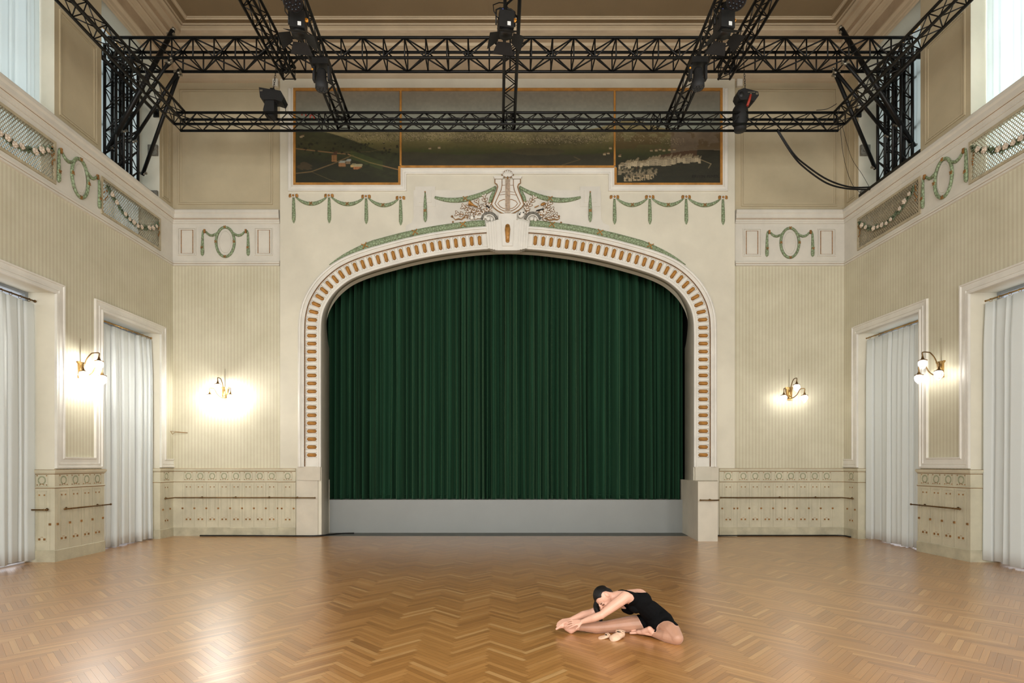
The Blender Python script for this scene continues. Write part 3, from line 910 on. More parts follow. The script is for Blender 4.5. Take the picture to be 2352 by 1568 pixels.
# ================================================================= CURTAINS
def rod_set(parent, w, z, mat, r=.014, ring=True, pitch=.13):
    mb = MB(); mb.tube([(-.02, 0, z), (w + .02, 0, z)], r, 8); mb.ball((-.03, 0, z), r * 1.7, 8); mb.ball((w + .03, 0, z), r * 1.7, 8)
    mb.build('curtain_rod', mat, parent)
    n = int(w / pitch)
    if ring:
        first_ = None
        for i in range(n):
            x = w * (i + .5) / n
            if first_ is None:
                m2 = MB(); pts = [(0, .026 * math.cos(2 * PI * k / 14), .026 * math.sin(2 * PI * k / 14)) for k in range(14)]
                m2.tube(pts, .004, 5, closed=True); first_ = m2.build('ring', mat, parent); o = first_
            else:
                o = first_.copy(); COL.objects.link(o); o.parent = parent
            o.location = (x, 0, z - .012)
def window_curtain(sg, XW, k, depth, z0, z1, seed, lab, mat='curtain', rodm='brass', amp=.10, pitch=.155, group=None):
    y0, y1 = OPEN[k]; w = y1 - y0 - .03
    x = XW + sg * depth
    rz = PI / 2 if sg < 0 else -PI / 2
    org = (x, y0 + .015, 0) if sg < 0 else (x, y1 - .015, 0)
    root = thing('window_curtain', lab, 'curtain', (org[0], org[1], z0), rz, group)
    folds('cloth', mat, w, z1 - z0 - .05, seed, amp, pitch, 18, parent=root, n_per=10, loc=(0, .02, 0), pleat=True)
    rod_set(root, w - .04, z1 - z0, rodm, pitch=.17)
G1 = 'long white window curtains'; G2 = 'thin white gallery curtains'
window_curtain(-1, XL, 0, .17, .02, 4.31, 21, 'long white curtain left of the corner, behind the left wall lamp', group=G1)
window_curtain(-1, XL, 1, .30, .06, 4.27, 22, 'long white curtain at the left picture edge hanging from dark rod', rodm='brassd', group=G1)
window_curtain(1, XR, 0, .17, .02, 4.31, 23, 'long white curtain in the right wall window nearest the stage', group=G1)
window_curtain(1, XR, 1, .24, .04, 4.28, 24, 'long white curtain at the right picture edge under brass rod', group=G1)
window_curtain(-1, XL, 1, .22, 6.12, 10.12, 25, 'sunlit thin white curtain in the upper left near window', 'sheer', group=G2, pitch=.16, amp=.05)
window_curtain(-1, XL, 0, .42, 6.12, 10.12, 26, 'thin white gallery curtain behind the left truss towers', 'sheer', group=G2, pitch=.16, amp=.05)
window_curtain(1, XR, 0, .42, 7.0, 10.12, 27, 'crumpled thin white gallery curtain behind the right truss towers', 'sheer', group=G2, pitch=.16, amp=.05)
window_curtain(1, XR, 1, .24, 6.12, 10.12, 28, 'bright thin white curtain in the upper right near window', 'sheer', group=G2, pitch=.16, amp=.05)
# plain lining that shuts the right far bay behind the grille
b = MB(); b.box(XR + .30, XR + .33, 10.37, 12.13, 6.25, 7.2); 
o = b.build('window_blind', ['beigeboard']); tag(o, 'beige blind lowered behind the darker right grille', 'blind')

# ================================================================= LATTICE GRILLES
def grille(sg, XW, k, lab, gold_end=True):
    y0, y1 = OPEN[k]; z0, z1 = 6.20, 6.895
    w = y1 - y0 + .04; h = z1 - z0
    rz = PI / 2 if sg < 0 else -PI / 2
    root = thing('lattice_grille', lab, 'grille', (XW, (y0 + y1) / 2, z0), rz, 'lattice grilles in the gallery front')
    fr = MB(); t = .045
    for x0_, x1_, c0, c1 in ((-w / 2, w / 2, 0, t), (-w / 2, w / 2, h - t, h), (-w / 2, -w / 2 + t, t, h - t), (w / 2 - t, w / 2, t, h - t)):
        fr.box(x0_, x1_, -.02, .02, c0, c1)
    fr.build('frame', 'lattice', root)
    la = MB(); s = .052
    import itertools
    x0_, x1_, c0, c1 = -w / 2 + t, w / 2 - t, t, h - t
    def clip(u, d):
        # line x = u + z*d, clipped to the rectangle
        za, zb_ = c0, c1
        xa, xb = u + (za - c0) * d, u + (zb_ - c0) * d
        def at(x): return c0 + (x - u) / d
        pts = []
        for (x, z) in ((xa, za), (xb, zb_)):
            if x < x0_: x, z = x0_, at(x0_)
            if x > x1_: x, z = x1_, at(x1_)
            if z < c0 - 1e-6 or z > c1 + 1e-6: return None
            pts.append((x, z))
        return pts
    for d, yy in ((.75, -.004), (-.75, .004)):
        u = x0_ - h * .8
        while u < x1_ + h * .8:
            p = clip(u, d)
            if p and abs(p[0][0] - p[1][0]) > .01: la.tube([(p[0][0], yy, p[0][1]), (p[1][0], yy, p[1][1])], .0065, 4)
            u += s
    la.build('lattice', 'lattice', root)
    # rose garland hanging across
    gl = MB(); rnd = random.Random(k * 7 + (3 if sg > 0 else 0))
    N = 13; pts = []
    for i in range(N * 4 + 1):
        t_ = i / (N * 4); x = (t_ - .5) * (w - .2); z = h * .80 - h * .52 * (1 - (2 * t_ - 1) ** 2)
        pts.append((x, -.035, z))
    for i, p in enumerate(pts[:-1]):
        for q_ in range(3):
            a = rnd.uniform(0, 2 * PI); l = rnd.uniform(.035, .07)
            c_ = Vector(p) + Vector((rnd.uniform(-.02, .02), -.01, rnd.uniform(-.03, .03)))
            R = Matrix.Rotation(a, 3, 'Y')
            gl.ball(c_, (l, .008, .016), 6, 0, R)
    g1_ = gl.build('garland_leaves', 'leafg', root)
    first_ = None
    for i in range(1, N):
        p = pts[i * 4]
        if i in (3, 9) : continue
        if first_ is None:
            m2 = MB(); m2.ball((0, 0, 0), (.042, .028, .042), 10)
            for q_ in range(5):
                a = 2 * PI * q_ / 5; m2.ball((.03 * math.cos(a), -.012, .03 * math.sin(a)), (.024, .018, .024), 8)
            m2.ball((0, -.03, 0), .016, 8)
            first_ = m2.build('rose', 'rose', root); o = first_
        else: o = first_.copy(); COL.objects.link(o); o.parent = root
        o.location = (p[0], -.055, p[2] + rnd.uniform(-.015, .015)); o.rotation_euler = (0, rnd.uniform(0, 3), 0)
        s_ = rnd.uniform(.75, 1.15); o.scale = (s_, s_, s_)
    for e in (-1, 1):
        rb = MB()
        for q_ in range(7):
            x = e * (w / 2 - .07 - rnd.uniform(0, .05)); z = h * .8 - q_ * .045
            rb.ball((x + rnd.uniform(-.02, .02), -.035, z), (.014, .01, .026), 6, 0, Matrix.Rotation(rnd.uniform(-1, 1), 3, 'Y'))
        rb.build('gilded_ribbon', 'goldp', root)
grille(-1, XL, 0, 'cream lattice grille with roses below the left truss towers')
grille(-1, XL, 1, 'backlit lattice grille with roses at the left picture edge')
grille(1, XR, 0, 'dark backed lattice grille with roses below the right truss towers')
grille(1, XR, 1, 'glaring backlit lattice grille with roses at the right picture edge')

# ================================================================= GREEN STUCCO
def swag_pts(x0, z0, x1, z1, sag, n=16):
    return [(x0 + (x1 - x0) * i / n, -.012, z0 + (z1 - z0) * i / n - sag * (1 - (2 * i / n - 1) ** 2)) for i in range(n + 1)]
def cross_ribbon(mb, x, z, s=.05, ang=0.0, y=-.05, m=0):
    for sgn in (-1, 1):
        a = ang + sgn * .75
        R = Matrix.Rotation(-a, 3, 'Y')
        vs = [R @ Vector((dx, 0, dz)) + Vector((x, y - .003 * sgn, z)) for dx, dz in ((-s * 1.3, -.009), (s * 1.3, -.009), (s * 1.3, .009), (-s * 1.3, .009))]
        vs2 = [v + Vector((0, .02, 0)) for v in vs]
        mb.add(vs + vs2, [(0, 1, 2, 3), (0, 4, 5, 1), (1, 5, 6, 2), (2, 6, 7, 3), (3, 7, 4, 0)], m)
def oval(loc_, rz, lab, sc=None, first=[None]):
    if first[0] is not None:
        return dup(first[0], loc_, rz, lab, sc)
    root = thing('oval_garland', lab, 'wall relief', loc_, rz, 'green oval garlands in the frieze')
    mb = MB(); ring = [(.205 * math.cos(2 * PI * k / 40), -.012, .33 * math.sin(2 * PI * k / 40)) for k in range(40)]
    mb.tube(ring, .028, 8, closed=True, fdir=(0, 1, 0), flat=1.1); mb.build('oval_wreath', 'laurel', root)
    mb = MB()
    for s in (-1, 1):
        mb = MB()
        pts = [(s * .43, -.012, .235), (s * .40, -.012, .19), (s * .35, -.012, .155), (s * .29, -.012, .145), (s * .235, -.012, .165), (s * .185, -.012, .20), (s * .14, -.012, .25)]
        mb.tube(pts, [.016, .023, .027, .029, .026, .018, .010], 8, fdir=(0, 1, 0), flat=1.1)
        mb.build('side_swag', 'laurel', root)
    for s in (-1, 1):
        mb = MB()
        mb.tube([(s * .49, -.012, .26), (s * .505, -.012, .20), (s * .51, -.012, .05), (s * .512, -.012, -.1), (s * .512, -.012, -.22), (s * .512, -.012, -.28), (s * .512, -.012, -.31)],
                [.016, .022, .028, .034, .040, .034, .008], 8, fdir=(0, 1, 0), flat=.9)
        mb.build('drop', 'laurel', root)
    for x, z, a in ((0, .33, 0), (0, -.33, 0), (-.205, 0, PI / 2), (.205, 0, PI / 2), (-.512, -.13, 0), (.512, -.13, 0)):
        mb = MB(); cross_ribbon(mb, x, z, .024, a, -.048); mb.build('gilded_ribbon', 'goldp', root)
    for s in (-1, 1): mb = MB(); mb.box(s * .462 - .018, s * .462 + .018, -.035, 0, .20, .28); mb.build('gilded_clasp', 'goldp', root)
    mb = MB()
    e = [(.165 * math.cos(2 * PI * k / 36), .285 * math.sin(2 * PI * k / 36)) for k in range(36)]
    mb.prism(e, -.008, 0)
    mb.tube([(x * .8, -.012, z * .85) for x, z in e], .004, 4, closed=True)
    mb.build('medallion', 'white', root)
    first[0] = root; return root
oval((bx_(518), YB, 6.575), 0, 'green oval garland on the back wall left of the stage')
oval((bx_(1813.5), YB, 6.555), 0, 'green oval garland on the back wall right of the stage')
oval((XL, 9.81, 6.575), PI / 2, 'green oval garland on the left wall between the grilles', (.93, 1, 1))
oval((XR, 9.81, 6.575), -PI / 2, 'green oval garland on the right wall between the grilles', (.93, 1, 1))

# festoons under the painting: eight rosettes with drops, six swags
ros = [(674.5, 450, 'at the far left, under the painting corner'), (756, 450, 'second from the left stage edge'), (841, 452, 'third from the left stage edge'), (920, 455, 'just left of the lyre field'),
       (1411, 453, 'just right of the lyre field'), (1492, 453, 'second right of the lyre field'), (1575.5, 453, 'third right of the lyre field'), (1660, 454, 'at the far right, under the painting corner')]
def make_rosette():
    root = thing('rosette_drop', '', 'wall relief', (0, 0, 0), 0, 'rosettes with hanging green drops')
    mb = MB(); mb.lathe([(.046, 0), (.046, .03), (.038, .042), (.03, .03), (.03, .0)], (0, 0, 0), 18, axis='y'); mb.build('rosette', 'trimw', root)
    mb = MB(); mb.ball((0, -.035, 0), (.022, .022, .022), 10); mb.build('rosette_boss', 'gold', root)
    mb = MB()
    for s in (-1, 1):
        mb.ball((s * .072, -.012, .014), (.036, .02, .03), 10); mb.ball((s * .08, -.014, -.018), (.028, .018, .022), 10)
        mb.ball((s * .06, -.02, -.002), (.02, .02, .01), 8)
    mb.build('gilded_bow', 'gold', root)
    mb = MB(); mb.tube([(0, -.01, -.04), (.002, -.01, -.12), (.004, -.01, -.25), (.006, -.01, -.40), (.006, -.01, -.52), (.006, -.01, -.57), (.006, -.01, -.61)], [.022, .030, .036, .040, .040, .026, .006], 10, fdir=(0, 1, 0), flat=.8)
    mb.build('laurel_drop', 'laurel', root)
    return root
r0 = make_rosette()
rp = []
for i, (px, py, t) in enumerate(ros):
    p = bp(px, py, YP); lab = 'gilded rosette with hanging green laurel drop, ' + t
    if i == 0: r0.location = (p.x, YP, p.z); r0['label'] = lab
    else: dup(r0, (p.x, YP, p.z), 0, lab)
    rp.append(p)
names = ['left outer', 'left middle', 'left inner', None, 'right inner', 'right middle', 'right outer']
for i in range(7):
    if i == 3: continue
    a, c = rp[i], rp[i + 1]; mid = (a + c) / 2
    root = thing('laurel_swag', 'short green laurel swag under the painting, %s one of its row' % names[i], 'wall relief', (mid.x, YP, mid.z), 0, 'short laurel swags between rosettes')
    hw = (c.x - a.x) / 2 - .05
    pts = swag_pts(-hw, -.03 - (mid.z - a.z), hw, -.03 - (mid.z - c.z), .15)
    rr = [.010 + .032 * math.sin(PI * (j / 16)) ** .7 for j in range(17)]
    mb = MB(); mb.tube(pts, rr, 10, fdir=(0, 1, 0), flat=.8); mb.build('laurel', 'laurel', root)
    mb = MB(); cross_ribbon(mb, 0, -.18, .035, 0, -.05); mb.build('gilded_ribbon', 'goldp', root)
# drops in the square fields
for px, t in ((977, 'left'), (1355, 'right')):
    p = bp(px, 443, YP)
    root = thing('laurel_drop', 'single green laurel drop on stepped squares %s of the lyre' % t, 'wall relief', (p.x, YP - .034, p.z), 0, 'laurel drops beside the lyre')
    mb = MB(); mb.tube([(0, 0, 0), (0, 0, -.1), (0, 0, -.3), (.002, 0, -.42), (.002, 0, -.52), (.002, 0, -.62), (.002, 0, -.665)], [.012, .024, .036, .038, .042, .032, .006], 10, fdir=(0, 1, 0), flat=.8)
    mb.build('laurel', 'laurel', root)
    mb = MB(); cross_ribbon(mb, 0, -.42, .03, 0, -.04); mb.build('gilded_ribbon', 'goldp', root)
    mb = MB(); mb.ball((0, -.02, 0), .016, 8); mb.build('nail_head', 'goldp', root)
# long swags from the lyre
for s in (-1, 1):
    p0 = bp(1166 + s * 27, 430, YP); p1 = bp(1166 + s * 167, 452, YP)
    root = thing('laurel_swag', 'long green laurel swag hanging %s from the lyre' % ('left' if s < 0 else 'right'), 'wall relief', (p0.x, YP - .012, p0.z), 0, 'long laurel swags beside the lyre')
    dx, dz = p1.x - p0.x, p1.z - p0.z
    prof_ = [(0, 0), (.12, -.10), (.3, -.20), (.45, -.262), (.6, -.295), (.75, -.298), (.88, -.275), (1, dz / 1.0)]
    pts = [(dx * t, -.012, z) for t, z in prof_]; pts[-1] = (dx, -.012, -.235)
    pts = [(q[0], -.012, q[1]) for q in catmull([(p[0], p[2]) for p in pts], 3)]
    n = len(pts)
    mb = MB(); mb.tube(pts, [.012 + .045 * math.sin(PI * min(1, .08 + .84 * j / (n - 1))) ** .8 for j in range(n)], 10, fdir=(0, 1, 0), flat=.7); mb.build('laurel', 'laurel', root)
    mb = MB(); mb.tube([(s * .0, -.01, -.02), (s * .05 if False else -s * .0 + s * .05, -.01, -.12), (s * .10, -.01, -.24), (s * .13, -.01, -.34), (s * .135, -.01, -.39)], [.012, .03, .04, .034, .006], 10, fdir=(0, 1, 0), flat=.7)
    mb.build('laurel_tail', 'laurel', root)
    mb = MB(); cross_ribbon(mb, dx * .5, -.275, .052, 0, -.055); mb.build('gilded_ribbon', 'goldp', root)
# laurel roll along the crown of the arch
for s in (-1, 1):
    P0 = [p for p in offpath(PATH, .585) if (p[0] - AX) * s > .40 and abs(p[0] - AX) < 3.98 and p[1] > 4.5]
    P0 = sorted(P0, key=lambda p: abs(p[0] - AX))
    # fade in height towards the outer tip
    mid = P0[len(P0) // 2]
    root = thing('laurel_roll', 'thick green laurel roll lying on the %s half of the arch' % ('left' if s < 0 else 'right'), 'wall relief', (mid[0], YP, mid[1]), 0, 'laurel rolls on the arch')
    n = len(P0)
    rr = [.072 * min(1, max(.12, (n - j) / (n * .35))) for j in range(n)]
    tip = offpath(PATH, .53)
    pts = [(p[0] - mid[0], -.02, p[1] - mid[1] - (.072 - r_) * .8) for p, r_ in zip(P0, rr)]
    mb = MB(); mb.tube(pts, rr, 12, fdir=(0, 1, 0), flat=.8); mb.build('laurel', 'laurel', root)
    for j in (.13, .40, .72):
        jj = int(j * n); q_ = pts[jj]; q2 = pts[min(jj + 1, n - 1)]
        mb = MB(); cross_ribbon(mb, q_[0], q_[2], .062, math.atan2(q2[2] - q_[2], q2[0] - q_[0]), -.085); mb.build('gilded_ribbon', 'gold', root)

# ================================================================= LYRE
def z3(zx, zy): p = bp(1000 + zx / 7.127, 380 + zy / 7.127, YP); return p.x, p.z
LX, LZ = z3(1183, 500)
def lz(zx, zy): a = z3(zx, zy); return a[0] - LX, a[1] - LZ
def mir(P): return P + [(-x, z) for x, z in P[::-1]]
ly = thing('lyre_relief', 'white and gold lyre relief above the keystone', 'wall relief', (LX, YP, LZ))
outer = [lz(*p) for p in ((975, 245), (975, 305), (1008, 325), (1022, 365), (1000, 440), (958, 545), (920, 650), (955, 705), (1010, 750), (1080, 790), (1140, 812), (1183, 820))]
innr = [lz(*p) for p in ((1090, 245), (1090, 340), (1075, 420), (1030, 520), (975, 640), (1010, 690), (1060, 730), (1110, 755), (1183, 772))]
mb = MB(); mb.prism(mir(outer), -.045, -.01); mb.build('body', 'trimw', ly)
mb = MB()
mb.tube([(x, -.05, z) for x, z in mir(outer)], .0105, 6); mb.tube([(x, -.05, z) for x, z in mir(innr)], .008, 6)
ov = [lz(*p) for p in ((1183, 570), (1110, 575), (1050, 600), (1022, 640), (1060, 690), (1110, 718), (1183, 725))]
mb.tube([(x, -.05, z) for x, z in mir(ov)], .007, 6)
for zz, hw in ((340, 90), (440, 110), (485, 150)):
    a = lz(1183 - hw, zz + 15 if zz > 350 else zz); c = lz(1183, zz)
    mb.tube([(a[0], -.05, a[1]), (c[0], -.052, c[1]), (-a[0], -.05, a[1])], .004, 5)
mb.build('gilded_outline', 'goldp', ly)
for s in (-1, 1):
    mb = MB()
    P = [lz(*p) for p in ((950, 200), (1118, 200), (1100, 240), (972, 240))]
    mb.prism([(x if s < 0 else -x, z) for x, z in P], -.075, 0); mb.build('capital', 'trimw', ly)
for k in range(7):
    x = -.042 + k * .014
    mb = MB(); mb.tube([(x, -.062, lz(0, 235)[1]), (x, -.062, lz(0, 765)[1])], .0028, 5); mb.build('string', 'goldp', ly)
mb = MB(); mb.box(-.065, .065, -.07, 0, lz(0, 790)[1], lz(0, 765)[1]); mb.box(-.055, .055, -.06, 0, lz(0, 795)[1], lz(0, 225)[1]) ; mb.build('tailpiece', 'rose', ly)
sh = MB(); c0 = lz(1183, 205)
for k in range(7):
    a = math.radians(-62 + k * 20.6); l = .165 - .02 * abs(k - 3) * .6
    R = Matrix.Rotation(a, 3, 'Y')
    cc = Vector((math.sin(a) * l * .55, -.045, math.cos(a) * l * .55)) + Vector((c0[0], 0, c0[1]))
    sh.ball(cc, (.026, .02, l * .5), 10, 0, R)
so = sh.build('shell', 'trimw', ly)
sh = MB()
edge = []
for k in range(29):
    a = math.radians(-75 + k * 150 / 28); l = .155 + .012 * abs(math.sin(k * PI / 4)) - .02 * abs(a)
    edge.append((c0[0] + math.sin(a) * l, -.03, c0[1] + math.cos(a) * l))
sh.tube([(c0[0], -.05, c0[1] - .06)] + edge + [(c0[0], -.05, c0[1] - .06)], .007, 6); sh.ball((c0[0], -.06, c0[1] - .025), (.02, .02, .03), 8)
sh.build('gilded_shell_rim', 'goldp', so)
mb = MB()
for s in (-1, 1):
    a = lz(1183 + s * 160, 910); c = lz(1183 - s * 130, 800)
    mb.tube([(a[0], -.06, a[1]), (c[0], -.05, c[1])], .006, 6)
mb.build('crossed_batons', 'goldp', ly)

# trophies of leaves and instruments either side
def trophy(s, lab):
    root = thing('instrument_trophy', lab, 'wall relief', (LX + s * .9 * 0, YP - .012, LZ), 0, 'trophies beside the lyre')
    leaf = MB(); rim_ = MB(); rnd = random.Random(5 + s)
    def lf(zx, zy, ang, l=.06, w=.022):
        x, z = lz(zx, zy)
        R = Matrix.Rotation(-ang, 3, 'Y')
        leaf.ball((x, -.025, z), (l * .8, .014, w * .8), 8, 0, R)
        pts = []
        for k in range(10):
            t = 2 * PI * k / 10; v = R @ Vector((l * math.cos(t) * .95, 0, w * math.sin(t) * (1 - .35 * math.cos(t)))); pts.append((x + v.x, -.03, z + v.z))
        rim_.tube(pts, .0045, 4, closed=True)
    def branch(pts, n, l=.05):
        for i in range(n):
            t = i / (n - 1); a = pts[0][0] + (pts[1][0] - pts[0][0]) * t; c = pts[0][1] + (pts[1][1] - pts[0][1]) * t
            an = math.atan2(-(pts[1][1] - pts[0][1]), pts[1][0] - pts[0][0])
            for q_ in (-1, 1): 
                a2 = an + q_ * .75
                lf(a + math.cos(a2) * 32, c - math.sin(a2) * 32, a2, l * (1 - .25 * t), .021)
        rim_.tube([(lz(*pts[0])[0], -.02, lz(*pts[0])[1]), (lz(*pts[1])[0], -.02, lz(*pts[1])[1])], .005, 5)
        lf(pts[1][0], pts[1][1] , an, l * .9, .02)
    if s < 0:
        branch([(850, 760), (800, 520)], 4, .062); branch([(800, 790), (470, 690)], 6, .062); branch([(700, 860), (370, 800)], 5, .055); branch([(780, 800), (690, 610)], 3, .058); branch([(880, 800), (880, 660)], 3, .055); branch([(760, 860), (560, 760)], 4, .055)
    else:
        branch([(1480, 740), (1610, 540)], 4, .062); branch([(1700, 850), (1860, 640)], 5, .062); branch([(1760, 890), (1960, 830)], 4, .055); branch([(1640, 800), (1900, 740)], 5, .06); branch([(1490, 800), (1480, 640)], 3, .055); branch([(1640, 880), (1800, 760)], 4, .055)
    leaf.build('leaves', 'trimw', root); rim_.build('gilded_leaf_edges', 'goldp', root)
    C = (lambda zx, zy: lz(zx, zy))
    if s < 0:
        a, c = C(690, 700), C(560, 640)
        mb = MB(); mb.tube([(a[0], -.05, a[1]), ((a[0] + c[0]) / 2, -.055, (a[1] + c[1]) / 2), (c[0] + .01, -.06, c[1]), (c[0] - .015, -.06, c[1] + .005)], [.012, .016, .05, .062], 12); mb.build('horn', 'gold', root)
        mb = MB()
        P = [C(*p) for p in ((275, 845), (300, 870), (330, 900), (380, 885), (430, 895), (470, 860), (500, 835), (535, 860), (520, 890))]
        mb.tube([(x, -.03, z) for x, z in P], [.012, .006, .010, .014, .012, .016, .014, .012, .006], 8); mb.ball((P[0][0], -.03, P[0][1]), .024, 8)
        e = C(290, 935); mb.ball((e[0], -.03, e[1]), .02, 8); mb.build('scroll', 'goldp', root)
        a = C(880, 900); ringc = (a[0], a[1])
    else:
        a, c = C(1620, 705), C(1760, 650)
        mb = MB(); mb.tube([(a[0], -.05, a[1]), ((a[0] * .5 + c[0] * .5), -.055, (a[1] + c[1]) / 2)], .010, 8); mb.ball((c[0], -.05, c[1]), (.06, .03, .032), 12, 0, Matrix.Rotation(-.4, 3, 'Y')); mb.build('torch', 'gold', root)
        mb = MB()
        P = [C(*p) for p in ((2020, 850), (2030, 880), (1990, 900), (1940, 890), (1890, 905), (1840, 900), (1800, 870))]
        mb.tube([(x, -.03, z) for x, z in P], [.008, .007, .012, .014, .012, .014, .008], 8); mb.ball((P[0][0], -.03, P[0][1] + .01), .022, 8)
        e = C(2055, 945); mb.ball((e[0], -.03, e[1]), .02, 8); mb.build('scroll', 'goldp', root)
        a = C(1590, 900)
        m_ = C(1405, 810)
        mk = MB(); R = Matrix.Rotation(.35, 3, 'Y'); mk.ball((m_[0], -.06, m_[1]), (.075, .04, .105), 14, 0, R); mo = mk.build('theatre_mask', 'trimw', root)
        mk = MB()
        for dx, dz, r1, r2 in ((-.015, .0, .012, .012), (.045, .01, .016, .018), (-.038, -.028, .018, .022)):
            mk.ball((m_[0] + dx, -.095, m_[1] + dz), (r1, .012, r2), 10)
        mk.build('mask_openings', 'dark', mo)
    mb = MB()
    th = (20, 160) if s < 0 else (20, 160)
    pts1 = [(a[0] + .17 * math.cos(math.radians(t)), -.04, a[1] - .02 + .17 * math.sin(math.radians(t))) for t in range(10, 175, 10)]
    mb.tube(pts1, .028, 8, fdir=(0, 1, 0), flat=.6)
    mb.build('tambourine_rim', 'cloudplate', root)
    mb = MB()
    pts1 = [(a[0] + .125 * math.cos(math.radians(t)), -.045, a[1] - .02 + .125 * math.sin(math.radians(t))) for t in range(0, 181, 12)]
    mb.tube(pts1, .014, 8, fdir=(0, 1, 0), flat=.8)
    mb.ball((a[0] - .02, -.04, a[1] + .02), (.05, .03, .05), 12)
    mb.ball((a[0] + .06, -.05, a[1] - .0), (.035, .03, .05), 12)
    if s < 0:
        c = C(700, 860); mb.box(c[0] - .07, c[0] + .09, -.05, 0, c[1] - .03, c[1] + .025)
        c = C(600, 870); mb.lathe([(.05, -.03), (.05, .03)], (c[0], -.03, c[1]), 14, axis='x')
        c = C(820, 860); mb.ball((c[0], -.05, c[1]), (.04, .02, .04), 14)
    mb.build('drums', 'trimw', root)
    mb = MB(); c = C(860, 695) if s < 0 else C(1710, 745)
    R = Matrix.Rotation(.7 if s < 0 else -.25, 3, 'Y')
    l_ = .045 if s < 0 else .085
    vs = [R @ Vector((dx, 0, dz)) for dx, dz in ((-l_, -.012), (l_, -.012), (l_, .012), (-l_, .012))]
    f_ = [(v.x + c[0], -.06, v.z + c[1]) for v in vs]; k_ = [(v.x + c[0], -.03, v.z + c[1]) for v in vs]
    mb.add(f_ + k_, [(0, 1, 2, 3), (0, 4, 5, 1), (1, 5, 6, 2), (2, 6, 7, 3), (3, 7, 4, 0)]); mb.build('flute_pipe', 'dark', root)
trophy(-1, 'relief of leaves, horn and drum on the left of the lyre')
trophy(1, 'relief of leaves, torch and theatre mask on the right of the lyre')

# ================================================================= PAINTING
def fbm(X, Y, seed, octv=5, sc=1.0):
    rng = np.random.RandomState(seed); out = np.zeros_like(X); amp = 1; tot_ = 0
    for o in range(octv):
        g = rng.rand(80, 80); f = sc * 2 ** o
        x = (X * f) % 79; y = (Y * f) % 79
        xi = x.astype(int); yi = y.astype(int); fx = x - xi; fy = y - yi
        fx = fx * fx * (3 - 2 * fx); fy = fy * fy * (3 - 2 * fy)
        v = g[yi, xi] * (1 - fx) * (1 - fy) + g[yi, (xi + 1) % 80] * fx * (1 - fy) + g[(yi + 1) % 80, xi] * (1 - fx) * fy + g[(yi + 1) % 80, (xi + 1) % 80] * fx * fy
        out += v * amp; tot_ += amp; amp *= .55
    return out / tot_
PX0, PX1, PY0, PY1 = 679, 1654, 210, 424
SP = 1.25
NX, NY = int((PX1 - PX0) / SP) + 1, int((PY1 - PY0) / SP) + 1
